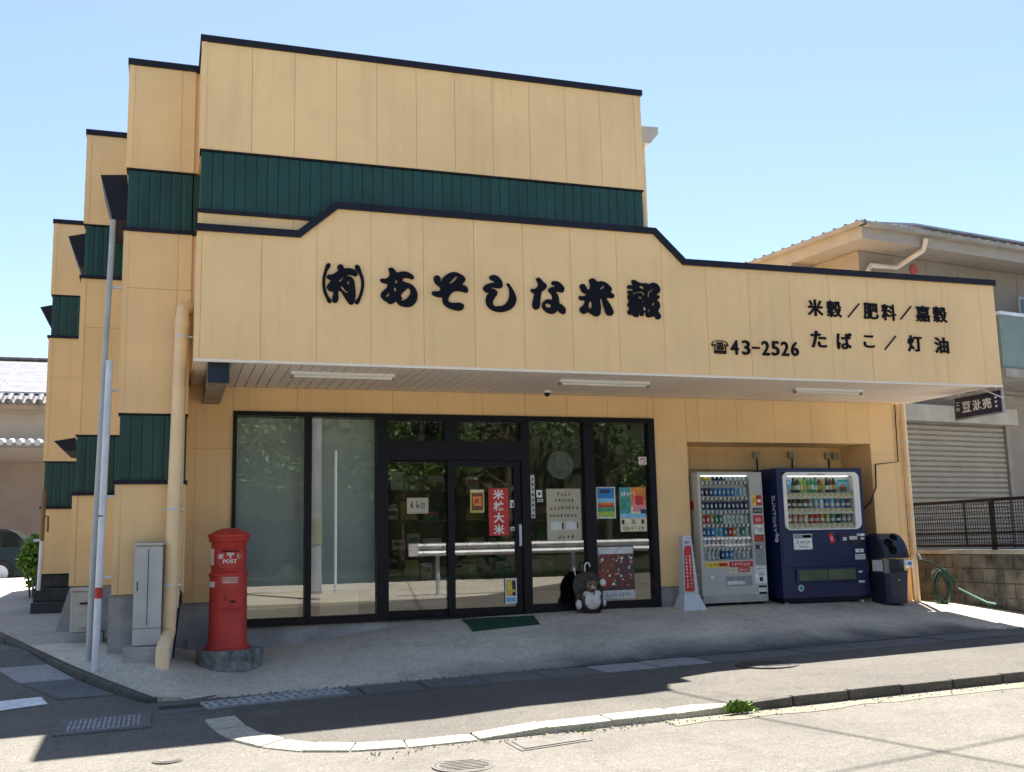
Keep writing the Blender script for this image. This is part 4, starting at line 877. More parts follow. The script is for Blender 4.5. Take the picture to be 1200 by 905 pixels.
b = MB(); b.add([(6.625, slope(-.68)-.004, -.68), (6.765, slope(-.68)-.004, -.68), (6.755, slope(-.08)-.004, -.08), (6.665, slope(-.08)-.004, -.08), (6.645, slope(-.12)-.004, -.14)]+[(6.625, slope(-.68)+.01, -.68), (6.765, slope(-.68)+.01, -.68), (6.755, slope(-.08)+.01, -.08), (6.665, slope(-.08)+.01, -.08), (6.645, slope(-.12)+.01, -.14)], [(0, 1, 2, 3, 4), (9, 8, 7, 6, 5)]+[(i, 5+i, 5+(i+1) % 5, (i+1) % 5) for i in range(5)])
rp_ = b.build('red_panel', CP['red'], st)
R = random.Random(5); b = MB()
for col in (6.668, 6.722):
    z_ = -.20
    while z_ > -.62:
        for _ in range(4):
            if R.random() < .5: a = col-.012+R.random()*.006; zz_ = z_-R.random()*.03; b.box(a, a+.020, slope(zz_)-.006, slope(zz_)-.004, zz_-.003, zz_+.003)
            else: a = col-.012+R.random()*.02; b.box(a, a+.005, slope(z_)-.006, slope(z_)-.0035, z_-.03, z_-.004)
        z_ -= .045
tag(b.build('white_print', WHITEP, rp_), kind='stuff')
b = MB()
for a, c_, w_, h_ in ((6.655, -.02, .05, .006), (6.68, -.035, .06, .012), (6.66, -.05, .04, .008), (6.70, .015, .04, .004)): b.box(a, a+w_, slope(c_)-.004, slope(c_)+.004, c_, c_+h_)
b.build('purple_print', fm('purple_print', (.22, .12, .32)), st)

# ------------------------------------------------------------------ raccoon dog statue
ts = thing('raccoon_dog_statue', 'dark glazed pottery raccoon dog statue with a white belly and round hat by the door', 'statue', (5.28, 12.78, -.93))
DKG = fm('brown_glaze', (.060, .044, .034), .35, var=.3, scale=14); WHG = fm('white_glaze', (.72, .70, .65), .4, var=.15, scale=18); FACE = fm('tan_glaze', (.26, .17, .10), .45, var=.3, scale=20)
X, Y, Z = 5.28, 12.78, -.945
b = MB(); b.lathe([(.165, 0), (.17, .03), (.15, .05), (.001, .05)], (X, Y, Z), 24); b.build('base', DKG, ts, smooth=True)
me_ = bpy.data.meshes.new('body'); pts = [((0, 0, .10), .13), ((0, 0, .19), .165), ((0, -.01, .29), .15), ((0, -.015, .36), .10), ((0, -.03, .39), .09), ((-.14, -.02, .30), .055), ((-.175, -.04, .17), .045), ((.14, -.02, .33), .05), ((.155, -.06, .40), .042), ((-.10, -.08, .07), .05), ((.10, -.08, .07), .05)]
me_.from_pydata([(X+p_[0][0]-5.28, Y+p_[0][1]-12.78, Z+p_[0][2]+.93) for p_ in pts], [(0, 1), (1, 2), (2, 3), (3, 4), (2, 5), (5, 6), (2, 7), (7, 8), (0, 9), (0, 10)], [])
bo = bpy.data.objects.new('body', me_); C.objects.link(bo); bo.parent = ts; me_.materials.append(DKG)
sk_ = bo.modifiers.new('skin', 'SKIN'); 
for v_, (p_, r_) in zip(me_.skin_vertices[0].data, pts): v_.radius = (r_, r_)
me_.skin_vertices[0].data[0].use_root = True
sd = bo.modifiers.new('sub', 'SUBSURF'); sd.levels = 2; sd.render_levels = 2
b = MB(); b.sphere((X, Y-.095, Z+.19), (.125, .09, .115), 20); b.sphere((X-.07, Y-.105, Z+.275), (.058, .05, .045)); b.sphere((X+.07, Y-.105, Z+.28), (.055, .05, .05)); b.build('white_belly', WHG, ts, smooth=True)
b = MB(); b.lathe([(.215, 0), (.21, .014), (.14, .05), (.06, .085), (.001, .10)], (0, 0, 0), 28); rm = Matrix.Rotation(math.radians(74), 3, 'X'); b.v = [tuple(rm@Vector(v)+Vector((X, Y+.02, Z+.36))) for v in b.v]; b.build('straw_hat', fm('hat_glaze', (.06, .052, .045), .5, var=.3, scale=16), ts, smooth=True)
b = MB(); b.sphere((X, Y-.10, Z+.385), (.078, .06, .072), 18); hd = b.build('face', FACE, ts, smooth=True)
b = MB(); b.sphere((X, Y-.165, Z+.37), (.032, .045, .026), 14); b.build('muzzle', WHG, hd, smooth=True); MB().sphere((X, Y-.208, Z+.38), .012, 10).build('nose', CP['black'], hd, smooth=True)
for s in (-1, 1):
    MB().sphere((X+s*.032, Y-.148, Z+.405), (.016, .010, .016), 10).build('eye', CP['black'], hd, smooth=True)
    MB().sphere((X+s*.060, Y-.085, Z+.45), (.02, .014, .024), 10).build('ear', DKG, hd, smooth=True)
MB().sphere((X-.175, Y-.08, Z+.15), (.045, .04, .065), 12).build('paw', WHG, ts, smooth=True); MB().sphere((X+.165, Y-.09, Z+.42), (.045, .035, .05), 12).build('paw', WHG, ts, smooth=True); MB().sphere((X+.175, Y-.08, Z+.16), (.035, .03, .05), 12).build('paw', WHG, ts, smooth=True)
MB().tube([(X+.0, Y-.155, Z+.35), (X+.0, Y-.185, Z+.30), (X, Y-.18, Z+.27)], .008, 6).build('necktie_cord', CP['black'], ts)
for i, (ux, hh, lab) in enumerate(((5.30, .60, 'folded umbrella with a hooked white handle behind the statue'), (5.17, .54, 'folded umbrella with a straight white tip leaning left behind the statue'))):
    u_ = thing('umbrella', lab, 'umbrella', (ux, 12.93, -.91))
    MB().lathe([(.008, .02), (.03, .25), (.035, .40), (.018, .5)], (ux, 12.93, -.93), 12).build('canopy', CP['black'], u_, smooth=True)
    if i == 0: MB().tube([(ux, 12.93, -.45), (ux, 12.93, -.31)]+[(ux+.035-.035*math.cos(a), 12.93, -.31+.04*math.sin(a)) for a in fr(.3, 3.5, 8)], .009, 8).build('handle', WHITEP, u_, smooth=True)
    else: MB().tube([(ux, 12.93, -.45), (ux-.02, 12.93, -.38), (ux-.035, 12.93, -.33)], .008, 8).build('handle', WHITEP, u_, smooth=True)

# door mat
MATG = fm('mat_green', (.012, .07, .035), .95, var=.2, scale=20, speck=.4, bump=.6, bump_scale=200)
p = [(3.57, 12.80), (4.48, 12.70), (4.38, 12.2), (3.50, 12.1)]
b = MB(); N_ = 8; gp_ = []
for i in range(N_+1):
    for j in range(N_+1):
        u, v = i/N_, j/N_; x_ = (p[0][0]*(1-u)+p[1][0]*u)*(1-v)+(p[3][0]*(1-u)+p[2][0]*u)*v; y_ = (p[0][1]*(1-u)+p[1][1]*u)*(1-v)+(p[3][1]*(1-u)+p[2][1]*u)*v; gp_.append((x_, y_, ga(x_, y_)+.016))
nn_ = len(gp_); b.v = gp_+[(a, c_, d-.02) for a, c_, d in gp_]
for k in (0, nn_):
    for i in range(N_):
        for j in range(N_): a = k+i*(N_+1)+j; b.f.append([a, a+1, a+N_+2, a+N_+1]); b.m.append(0)
ed = [j for j in range(N_+1)]+[i*(N_+1)+N_ for i in range(1, N_+1)]+[N_*(N_+1)+j for j in range(N_-1, -1, -1)]+[i*(N_+1) for i in range(N_-1, 0, -1)]
for a, c_ in zip(ed, ed[1:]+ed[:1]): b.f.append([a, c_, nn_+c_, nn_+a]); b.m.append(0)
tag(b.build('door_mat', MATG, o=(3.9, 12.4, -.95)), 'thin dark green door mat in front of the sliding door', 'door mat')

# ------------------------------------------------------------------ papers in the windows
def paper(label, cat, x0, x1, z0, z1, base, rows, y=13.029, name='poster', grp=None):
    t_ = thing(name, label, cat, ((x0+x1)/2, y, z0), grp); o_ = MB().box(x0, x1, y-.003, y, z0, z1).build('sheet', base, t_)
    mats = []; b = MB()
    for i, (u0, u1, v0, v1_, m_) in enumerate(rows):
        if m_ not in mats: mats.append(m_)
        e = .0008+.00002*i; b.box(x0+(x1-x0)*u0, x0+(x1-x0)*u1, y-.003-e, y-.003, z0+(z1-z0)*v0, z0+(z1-z0)*v1_, mats.index(m_))
    if mats: tag(b.build('print', mats, o_), kind='stuff')
    return t_
PAPER = fm('paper_beige', (.50, .46, .36), .8, var=.05)
K = CP['black']; DG = CP['grey']
paper('white printed card on the left sliding door', 'poster', 2.93, 3.21, .41, .61, PAPER, scribble(3, .3, .8, K, seed=31)+[(.05, .95, .05, .08, DG), (.6, .85, .3, .6, DG)], y=13.049)
paper('small gold and brown pictorial poster left of the red banner', 'poster', 3.76, 3.95, .41, .71, CP['gold'], [(.1, .9, .1, .85, CP['brown']), (.2, .8, .3, .7, CP['orange']), (.3, .6, .4, .6, CP['red']), (.05, .95, .9, .98, CP['cream'])], y=13.0155)
rbn = paper('red vertical banner with four white characters on the right sliding door', 'banner', 4.01, 4.28, .11, .725, CP['red'], [], y=13.0145, name='banner')
for i, ch in enumerate('米林大米'): lettering('banner_letter', ch, (4.145, 13.0115, .645-.152*i), .13, WHITEP, rbn.children[0], width=.15, bold=.025, depth=.02)
paper('white card with a black bottle print right of the banner', 'poster', 4.305, 4.37, .47, .57, WHITEP, [(.3, .6, .2, .7, K), (.45, .7, .1, .4, K)], y=13.0145); paper('small white cat shaped sticker low beside the banner', 'sticker', 4.30, 4.375, .17, .22, CP['silver'], [(.2, .6, .2, .6, K)], y=13.0145, name='sticker')
paper('white sticker with a yellow circle figure low on the right door', 'sticker', 4.205, 4.365, -.76, -.44, WHITEP, [(.08, .92, .3, .95, CP['gold']), (.2, .7, .4, .85, CP['yellow']), (.6, .9, .55, .9, K), (.62, .88, .3, .45, K), (.1, .9, .06, .24, CP['sky'])]+scribble(4, .06, .24, CP['blue'], seed=41), y=12.9985, name='sticker')
paper('narrow white strip of vertical writing on the window post', 'strip', 4.60, 4.655, .33, .90, CP['silver'], [(.25+.2*(i % 2), .75, .03+.12*i, .09+.12*i, K) for i in range(8)], name='label_strip')
paper('small white round sticker beside the narrow strip', 'sticker', 4.68, 4.76, .60, .70, WHITEP, [(.3, .7, .3, .7, K)], name='sticker'); paper('tiny white label under the round sticker', 'sticker', 4.69, 4.77, .54, .58, CP['silver'], [(.1, .9, .3, .6, K)], name='sticker')
RP = random.Random(77)
rows = []
for v_, nn_, s_, a, c_ in ((.86, 4, 51, .3, .72), (.73, 6, 52, .25, .8), (.59, 8, 53, .1, .95), (.44, 8, 54, .08, .9), (.03, 4, 55, .3, .8)): rows += scribble(nn_, v_, v_+.08, K, seed=s_, u0=a, u1=c_)
rows += [(.1, .44, .20, .36, CP['silver']), (.55, .88, .20, .36, CP['silver']), (.42, .47, .22, .34, K), (.86, .9, .22, .34, K), (.05, .95, .39, .395, DG)]
paper('beige handwritten notice sheet with two pasted tickets', 'notice', 4.82, 5.31, .03, .715, PAPER, rows, name='notice')
paper('small blue poster of red hills under a blue sky', 'poster', 5.54, 5.82, .31, .735, CP['silver'], [(.06, .94, .5, .97, CP['blue']), (.06, .94, .5, .64, CP['sky']), (.06, .94, .22, .40, CP['green']), (.1, .9, .36, .5, CP['red']), (.2, .8, .44, .52, CP['orange']), (.06, .94, .05, .22, CP['lime']), (.2, .7, .80, .92, CP['navy'])])
paper('tall teal and orange festival poster', 'poster', 5.88, 6.275, .13, .73, CP['cream'], [(0, .42, .4, 1, CP['teal']), (.42, 1, .55, 1, CP['orange']), (.5, .95, .45, .75, CP['pink']), (.6, .9, .6, .8, CP['red']), (.78, 1, .35, .5, CP['navy']), (.05, .2, .5, .75, CP['green']), (.3, .4, .45, .8, CP['teal']), (.02, .98, .3, .4, CP['sky'])]+scribble(5, .8, .92, WHITEP, seed=61, u0=.05, u1=.6)+scribble(9, .68, .9, CP['red'], seed=66, u0=.45, u1=.97)+scribble(6, .02, .12, K, seed=62)+[(.06, .15, .17, .27, K), (.43, .55, .17, .27, DG), (.8, .9, .17, .27, K)])
paper('large dark red poster with pink spots low in the right window', 'poster', 5.52, 6.06, -.76, -.06, fm('poster_maroon', (.10, .05, .05)), [(.02, .98, .85, .98, CP['silver']), (.0, 1, .0, .16, CP['silver']), (.1, .5, .3, .75, CP['brown'])]+[(random.Random(i).random()*.85+.05, 0, 0, 0, K) for i in range(0)]+[((lambda R: (R.random()*.85+.03))(random.Random(i)), 0, 0, 0, K) for i in range(0)]+sum([[(u, u+.06, v, v+.05, CP[c_])] for u, v, c_ in [((i*37 % 90)/100., .22+(i*53 % 58)/100., ('red', 'pink', 'brown', 'red', 'white')[i % 5]) for i in []]], [])+[(u_, u_+w_, v_, v_+w_*.7, CP[c_]) for u_, v_, w_, c_ in [(RP.random()*.88+.03, .2+RP.random()*.62, .02+RP.random()*.05, RP.choice(('red', 'red', 'brown', 'pink', 'grey', 'white'))) for _ in range(70)]]+scribble(9, .03, .12, DG, seed=63))
paper('square white sticker at the top right of the right window', 'sticker', 6.19, 6.31, 1.04, 1.15, WHITEP, [(.15, .85, .15, .85, CP['pink']), (.25, .75, .25, .6, CP['silver'])], name='sticker')
t_ = thing('wall_disc', 'pale round disc hung inside the third window', 'disc', (5.06, 13.1, 1.04)); MB().lathe([(.19, 0), (.19, -.01), (.17, -.014), (.12, -.014), (.118, -.012), (.001, -.012)], (5.06, 13.11, 1.04), 32, axis='y').build('disc', fm('disc_grey', (.20, .21, .20), .7, var=.2, scale=14), t_)
# inside the salesroom
WOOD = fm('shelf_wood', (.16, .10, .06), .6, var=.2, scale=6)
def shelf_unit(x0, x1, y0, y1, zs, label):
    t_ = thing('shop_shelf', label, 'shelf', ((x0+x1)/2, y0, -.90))
    for a in (x0, x1-.03): MB().box(a, a+.03, y0, y1, -.90, zs[-1]+.4).build('upright', WOOD, t_)
    for z_ in zs: MB().box(x0+.031, x1-.031, y0, y1, z_-.03, z_).build('shelf_board', WOOD, t_)
    MB().box(x0+.031, x1-.031, y1-.012, y1-.001, -.88, zs[-1]+.4).build('back_board', WOOD, t_)
    return t_
shelf_unit(2.6, 4.2, 15.6, 16.0, (-.5, -.05, .4, .85), 'wooden goods shelf seen through the left sliding door')
shelf_unit(4.6, 6.4, 16.4, 16.8, (-.5, -.05, .4, .85), 'wooden goods shelf at the back behind the third window')
R = random.Random(9); cn = ['cream', 'white', 'gold', 'grey', 'green', 'silver', 'brown', 'teal', 'pink']
adj = ['first', 'second', 'third', 'fourth', 'fifth', 'sixth', 'seventh']
cw = dict(cream='cream', white='white', gold='golden', grey='grey', green='green', silver='pale grey', brown='brown', teal='teal', pink='pink')
for ui, (x0, x1, y, nm) in enumerate(((2.66, 4.1, 15.62, 'left shop shelf'), (4.68, 6.3, 16.42, 'back shop shelf'))):
    for zi, z_ in enumerate((-.5, -.05, .4, .85)):
        x_ = x0; k = 0
        while x_ < x1-.25:
            w_ = .14+R.random()*.16; h_ = .14+R.random()*.2; cc = R.choice(cn)
            o_ = MB().box(x_, x_+w_, y, y+.25, z_+.001, z_+h_); o_.box(x_+.02, x_+w_-.02, y-.002, y, z_+h_*.4, z_+h_*.75, 1)
            tag(o_.build('goods_box', [CP[cc], CP[R.choice(cn)]], o=(x_, y, z_)), '%s box, %s from the left on the %s board of the %s' % (cw[cc], adj[k], ('lowest', 'second', 'third', 'top')[zi], nm), 'box', 'boxes of goods on the shop shelves')
            x_ += w_+.03+R.random()*.06; k += 1
SACK = fm('rice_sack', (.50, .48, .42), .8, var=.1, scale=8)
for i in range(6):
    a, b_ = i % 2, i//2; X = 3.1+.62*a+.05*b_; z_ = -.90+.15*b_
    o_ = MB(); o_.sphere((X, 14.7, z_+.075), (.31, .22, .078), 16); tag(o_.build('rice_sack', SACK, o=(X, 14.7, z_), smooth=True), 'rice sack %s of the %s stack inside the door' % (('lowest', 'in the middle', 'topmost')[b_], ('left', 'right')[a]), 'sack', 'rice sacks stacked inside the door')

for x0_, x1_, lab in ((.98, 1.60, 'wide tan carton on the floor behind the leftmost window'), (1.86, 2.34, 'tan carton on the floor behind the second window')):
    ct = thing('carton', lab, 'carton', ((x0_+x1_)/2, 13.4, -.9)); CT = fm('carton_tan', (.72, .52, .27), .7, var=.06); MB().box(x0_, x1_, 13.24, 13.6, -.90, -.535).build('carton_body', CT, ct); MB().box(x0_, x1_, 13.235, 13.2395, -.70, -.69).build('tape_seam', fm('tape', (.40, .28, .14)), ct)
# ------------------------------------------------------------------ poles, cabinets on the left
cp = thing('guard_pole', 'slim pale metal pole with a red band standing in the kerb gutter', 'pole', (-.64, 11.66, -1.36))
MB().tube([tuple(onY(110, 808, 11.6)), tuple(onY(128.5, 425, 11.6))], .036, 16).build('tube', METAL, cp, smooth=True); MB().lathe([(.039, -.055), (.039, .055)], tuple(onY(115.5, 695, 11.6)), 16).build('red_band', fm('band_red', (.42, .03, .03)), cp); MB().lathe([(.038, -.006), (.038, .006)], tuple(onY(119, 605, 11.6)), 16).build('dark_ring', DARK, cp); MB().lathe([(.039, 0), (.039, .02), (.001, .025)], tuple(onY(128.5, 425, 11.6)), 16).build('cap', METAL, cp)
_t, _b = onY(132.6, 258, 11.93), onY(109, 662, 11.93)
c2 = thing('conduit_pole', 'thin grey conduit pipe rising up the left bay of the shop', 'pipe', (-.62, 11.93, -1.1))
MB().tube([(_b[0]-.012, 11.93, -1.2), tuple(_b), tuple(_t)], .030, 12).build('tube', fm('grey_conduit', (.40, .42, .44), .5, metal=.2, var=.1), c2, smooth=True)
for z_ in (-.25, .6, 1.75, 2.9): MB().box(-.625, -.515, 11.95, 11.99, z_-.012, z_+.012).build('bracket', METAL, c2)
mcb = thing('meter_cabinet', 'tall grey metal cabinet on a concrete plinth left of the cream drainpipe', 'cabinet', (-.14, 11.75, -1.1))
CAB = fm('cabinet_grey', (.50, .50, .485), .5, var=.06, scale=3, streak=.2)
cb = MB().box(-.275, -.015, 11.70, 11.97, -.965, .07).build('cabinet', CAB, mcb, bevel=.008); MB().box(-.285, -.005, 11.685, 11.699, -.78, .055).build('door', CAB, cb, bevel=.004); MB().box(-.285, -.005, 11.685, 11.699, -.955, -.79).build('lower_door', CAB, cb, bevel=.004); MB().box(-.295, .005, 11.67, 11.975, .07, .095).build('lid', CAB, mcb, bevel=.006)
MB().box(-.15, -.145, 11.68, 11.684, -.75, .03).build('door_seam', DARK, cb); MB().box(-.255, -.245, 11.68, 11.684, -.40, -.30).build('handle', DARK, cb)
MB().box(-.37, .0, 11.64, 11.98, -1.3, -.968).build('plinth', CONC, mcb, bevel=.01)
gm = thing('water_heater', 'small beige metal outdoor unit box beside the pale pole', 'outdoor unit', (-.87, 13.3, -.95))
HB = fm('unit_beige', (.52, .50, .45), .5, var=.08, scale=3, streak=.2)
hb = MB().box(-1.0, -.68, 13.2, 13.55, -.90, -.43).build('casing', HB, gm, bevel=.012); MB().box(-1.01, -.67, 13.18, 13.57, -.43, -.40).build('lid', HB, gm, bevel=.006); MB().box(-.90, -.78, 13.185, 13.199, -.58, -.56).build('grip', DARK, hb); MB().box(-.905, -.80, 13.16, 13.199, -.84, -.70).build('pipe_cover', HB, hb, bevel=.005)
MB().tube([(-.80, 13.17, -.72), (-.66, 13.17, -.72)], .014, 8).build('pipe', METAL, gm); MB().tube([(-.80, 13.17, -.79), (-.66, 13.17, -.79)], .014, 8).build('pipe', METAL, gm); MB().box(-1.04, -.64, 13.14, 13.6, -1.1, -.901).build('base_slab', CONC, gm)
bp = thing('banner_pole', 'brown topped white pole leaning beside the black entrance steps', 'pole', (-1.86, 17.75, -.9))
MB().tube([tuple(onY(45, 692, 17.75)), tuple(onY(49, 630, 17.75))], .028, 10).build('lower_tube', WHITEP, bp, smooth=True); MB().tube([tuple(onY(48.8, 634, 17.75)), tuple(onY(52, 574, 17.75))], .035, 10).build('upper_tube', fm('pole_brown', (.24, .13, .06), .5), bp, smooth=True)
MB().box(-1.91, -1.81, 17.7, 17.8, .20, .24).build('collar', METAL, bp); MB().tube([(-1.82, 17.75, .6), (-1.72, 17.75, .58), (-1.72, 17.75, .35)], .018, 8).build('hook', fm('pole_brown', (.24, .13, .06), .5), bp)

# hanging sign under the right end of the canopy
hs = thing('hanging_sign', 'navy hanging sign board with white characters under the right canopy end', 'sign', (10.74, 11.6, 1.95))
SB = fm('sign_navy', (.022, .022, .06), .45, var=.1); SF_ = fm('sign_rim', (.36, .35, .36), .45)
bd = MB().box(10.725, 10.755, 11.12, 12.0, 1.625, 1.915).build('board', SB, hs)
for a, b_, c_, d_ in ((11.10, 12.02, 1.600, 1.624), (11.10, 12.02, 1.916, 1.935), (11.10, 11.119, 1.625, 1.915), (12.001, 12.02, 1.625, 1.915)): MB().box(10.72, 10.76, a, b_, c_, d_).build('rim', SF_, hs)
for ch, yy in (('豆', 11.77), ('沘', 11.575), ('売', 11.385)): lettering('sign_letter', ch, (10.7245, yy, 1.77), .15, WHITEP, bd, width=.165, bold=.025, depth=.02, rot=(math.pi/2, 0, -math.pi/2))
for ch, yy, zz_ in (('ニ', 11.94, 1.83), ('灯', 11.94, 1.75)): lettering('sign_letter', ch, (10.7245, yy, zz_), .05, WHITEP, bd, width=.07, rot=(math.pi/2, 0, -math.pi/2), depth=.02)
for zz_ in (1.83, 1.77, 1.71): MB().box(10.722, 10.7245, 11.20, 11.24, zz_-.014, zz_+.014).build('dot', WHITEP, bd)
for yy in (11.2, 11.9): MB().box(10.735, 10.745, yy, yy+.02, 1.936, 1.98).build('hanger', METAL, hs)
MB().tube([(10.72, 11.45, 1.975), (10.70, 11.06, 1.80)], .010, 8).build('stay', WHITEP, hs)

# hose
HG = fm('hose_green', (.006, .034, .024), .4, var=.1)
hz = thing('garden_hose', 'dark green garden hose coiled on a reel beside the wall corner', 'hose', (10.9, 12.9, -1.0))
b = MB()
for k in range(7):
    c_ = (10.86+.02*k, 12.75+.015*k, -.76); r = .20+.012*(k % 3)
    b.tube([(c_[0]+.28*r*math.cos(a)+.06*math.cos(a), c_[1]+.5*r*math.sin(a), c_[2]+r*1.1*math.sin(a+.2*k)) for a in fr(0, 6.283, 22)], .010, 6)
b.build('coil', HG, hz, smooth=True)
MB().tube([(10.62, 12.9, -.36), (10.72, 12.8, -.40), (10.85, 12.7, -.50), (10.98, 12.6, -.66), (11.0, 12.55, -.70)], .012, 8).build('loose_end', HG, hz, smooth=True)
MB().tube([(10.95, 12.5, -.78), (11.02, 12.3, -.88), (11.08, 12.1, -.97), (11.14, 12.0, -.99)], .012, 8).build('loose_end', fm('hose_teal', (.04, .17, .13), .4), hz, smooth=True)
MB().box(10.80, 11.0, 12.70, 12.9, -1.0, -.97).build('reel_foot', HG, hz)
MB().tube([(10.62, 12.95, -.30), (10.62, 12.88, -.30), (10.62, 12.86, -.36)], .018, 8).build('tap', METAL, hz)

# ------------------------------------------------------------------ right: block wall, mesh fence, house
bw = thing('block_wall', 'stained grey concrete block wall along the right side of the forecourt', 'wall', (11.3, 12, -1.1))
BLOCK = fm('wall_block', (.12, .115, .105), .92, var=.3, scale=5, col2=(.035, .034, .032), streak=.5, bump=.4, speck=.15, speck_scale=60)
core = MB().box(11.33, 11.47, 8.0, 20, -1.5, -.30).build('mortar_core', fm('mortar', (.13, .125, .12), .95), bw)
wb0 = lambda y: -1.06
first = None
for r in range(4):
    for i in range(30):
        ya = 8.0+.40*i+(.2 if r % 2 else 0)
        if ya+.4 > 20: continue
        z0 = -1.12+.205*r
        if first is None: first = MB().box(11.315, 11.485, ya+.006, ya+.394, z0+.006, z0+.199).build('block', BLOCK, core, bevel=.006); f0 = (ya, z0)
        else: inst(first, 'block', ((rnd()-.5)*.006, ya-f0[0], z0-f0[1]), core)
MB().box(11.29, 11.51, 8.0, 20, -.30, -.24).build('coping', fm('coping', (.30, .29, .27), .9, var=.15, scale=4, speck=.1), bw, bevel=.01)
fence = thing('mesh_fence', 'dark brown metal mesh fence on top of the block wall', 'fence', (11.4, 12, -.24))
BRN = fm('fence_brown', (.016, .012, .011), .6, spec=.15)
MB().box(11.385, 11.42, 8.0, 18, .455, .50).build('top_rail', BRN, fence); MB().box(11.39, 11.415, 8.0, 18, -.01, .015).build('mid_rail', BRN, fence); MB().box(11.385, 11.42, 8.0, 18, -.20, -.165).build('bottom_rail', BRN, fence)
for y_ in (8.2, 10.2, 12.2, 14.2, 16.2): MB().box(11.37, 11.43, y_-.03, y_+.03, -.28, .47).build('post', BRN, fence, bevel=.004)
for y_ in (12.75, 10.75): MB().box(11.39, 11.412, y_-.012, y_+.012, -.18, .46).build('post', BRN, fence)
b = MB(); y_ = 8.0
while y_ < 18: b.box(11.40, 11.405, y_-.004, y_+.004, -.165, .455); y_ += .05
z_ = -.13
while z_ < .45: b.box(11.398, 11.4025, 8.0, 18, z_-.004, z_+.004); z_ += .05
tag(b.build('wire_mesh', BRN, fence), kind='stuff')
tag(sheet('neighbour_yard', [[(x, y, -.32) for x in fr(11.49, 40, 8)] for y in fr(8, 40, 8)], CONC), kind='structure')

nh = thing('neighbour_house', 'two storey greyish beige house with a roller shutter on the right', 'house', (12.2, 15.2, -.32))
ang = math.radians(9.); ca, sa = math.cos(ang), math.sin(ang); OX, OY = 12.35, 16.0
def NB(b):
    b.v = [(OX+x*ca-y*sa, OY+x*sa+y*ca, z) for x, y, z in b.v]; return b
NW = fm('house_wall', (.27, .232, .19), .75, var=.06, scale=1.5, streak=.12); NE = fm('house_eave', (.30, .275, .24), .6, var=.05); NTRIM = fm('house_trim', (.28, .26, .225), .6)
hwall = NB(MB().box(0, 17, 0, 9, -.35, 5.35)).build('wall', NW, nh)
for x_ in fr(.9, 11.7, 13): NB(MB().box(x_-.006, x_+.006, -.006, -.0005, 2.75, 5.3)).build('wall_joint', fm('joint_dark', (.22, .18, .15)), hwall)
for y_ in fr(.9, 8, 8): NB(MB().box(-.006, -.0005, y_-.006, y_+.006, 2.75, 5.3)).build('wall_joint', fm('joint_dark', (.22, .18, .15)), hwall)
NB(MB().box(-.03, 12.03, -.035, 9.03, 2.58, 2.74)).build('belt_course', NTRIM, nh)
# hipped roof with deep eaves
TILE = fm('roof_tile', (.16, .15, .15), .6, var=.2, scale=5)
def roof(b, x0, x1, y0, y1, ze, zt, hip): b.add([(x0, y0, ze), (x1, y0, ze), (x1, y1, ze), (x0, y1, ze), (x0+hip, (y0+y1)/2, zt), (x1-hip, (y0+y1)/2, zt)], [(0, 1, 5, 4), (1, 2, 5), (2, 3, 4, 5), (3, 0, 4), (3, 2, 1, 0)]); return b
rf = NB(roof(MB(), -.62, 18, -.72, 9.6, 5.66, 7.35, 8.5)).build('roof', TILE, nh)
NB(MB().box(-.55, 17.9, -.65, 9.5, 5.36, 5.655)).build('eave_box', NE, nh)
NB(MB().box(-.64, 18, -.80, -.66, 5.57, 5.64)).build('gutter', NTRIM, nh); NB(MB().box(-.70, -.57, -.80, 9.6, 5.57, 5.642)).build('gutter', NTRIM, nh)
for y_ in (1.2, 3.4, 5.6): NB(MB().box(-.56, -.02, y_, y_+.12, 5.22, 5.355)).build('rafter_end', NE, nh)
# tile humps along the eave edge
fst = None
for i in range(62):
    o_ = NB(MB().lathe([(.028, 0), (.028, .5)], (-.5+.28*i, -.70, 5.68), 8, axis='y'))
    o_.build('eave_tile', TILE, rf)
for i in range(34):
    o_ = NB(MB().lathe([(.028, 0), (.028, .4)], (-.62, -.6+.28*i, 5.68), 8, axis='x')); o_.build('eave_tile', TILE, rf)
SOLM = fm('solar_glass', (.30, .30, .33), .25, var=.1, spec=.8)
k_ = (7.35-5.66)/(5.16)
for i in range(6):
    x0 = 1.1+1.55*i
    for j in range(2):
        ya, yb_ = -.55+1.05*j+.1, .45+1.05*j+.1; za, zb_ = 5.66+(ya+.72)*k_+.15, 5.66+(yb_+.72)*k_+.15
        if i == 0 and j == 1: continue
        o_ = NB(MB().hexa([(x0, ya, za-.04), (x0+1.5, ya, za-.04), (x0+1.5, yb_, zb_-.04), (x0, yb_, zb_-.04), (x0, ya, za), (x0+1.5, ya, za), (x0+1.5, yb_, zb_), (x0, yb_, zb_)])).build('solar_panel', SOLM, rf)
NB(MB().tube([(1.0, -.74, 5.5), (1.0, -.66, 5.30), (.85, -.14, 5.08), (.18, -.12, 5.05), (.12, -.1, 4.95), (.12, -.1, 2.8)], .05, 8)).build('downpipe', fm('pale_pvc', (.55, .5, .44)), nh, smooth=True)
NB(MB().box(.72, .86, -.12, -.001, 4.55, 4.85)).build('meter_box', WHITEP, nh)
rl_ = NB(MB().lathe([(.10, 0), (.10, -.03), (.001, -.03)], (1.45, -.002, 5.12), 16, axis='y')).build('red_badge', fm('badge_red', (.42, .07, .06)), nh)
WGL = fm('dark_window', (.02, .028, .05), .08, spec=.8, var=.05)
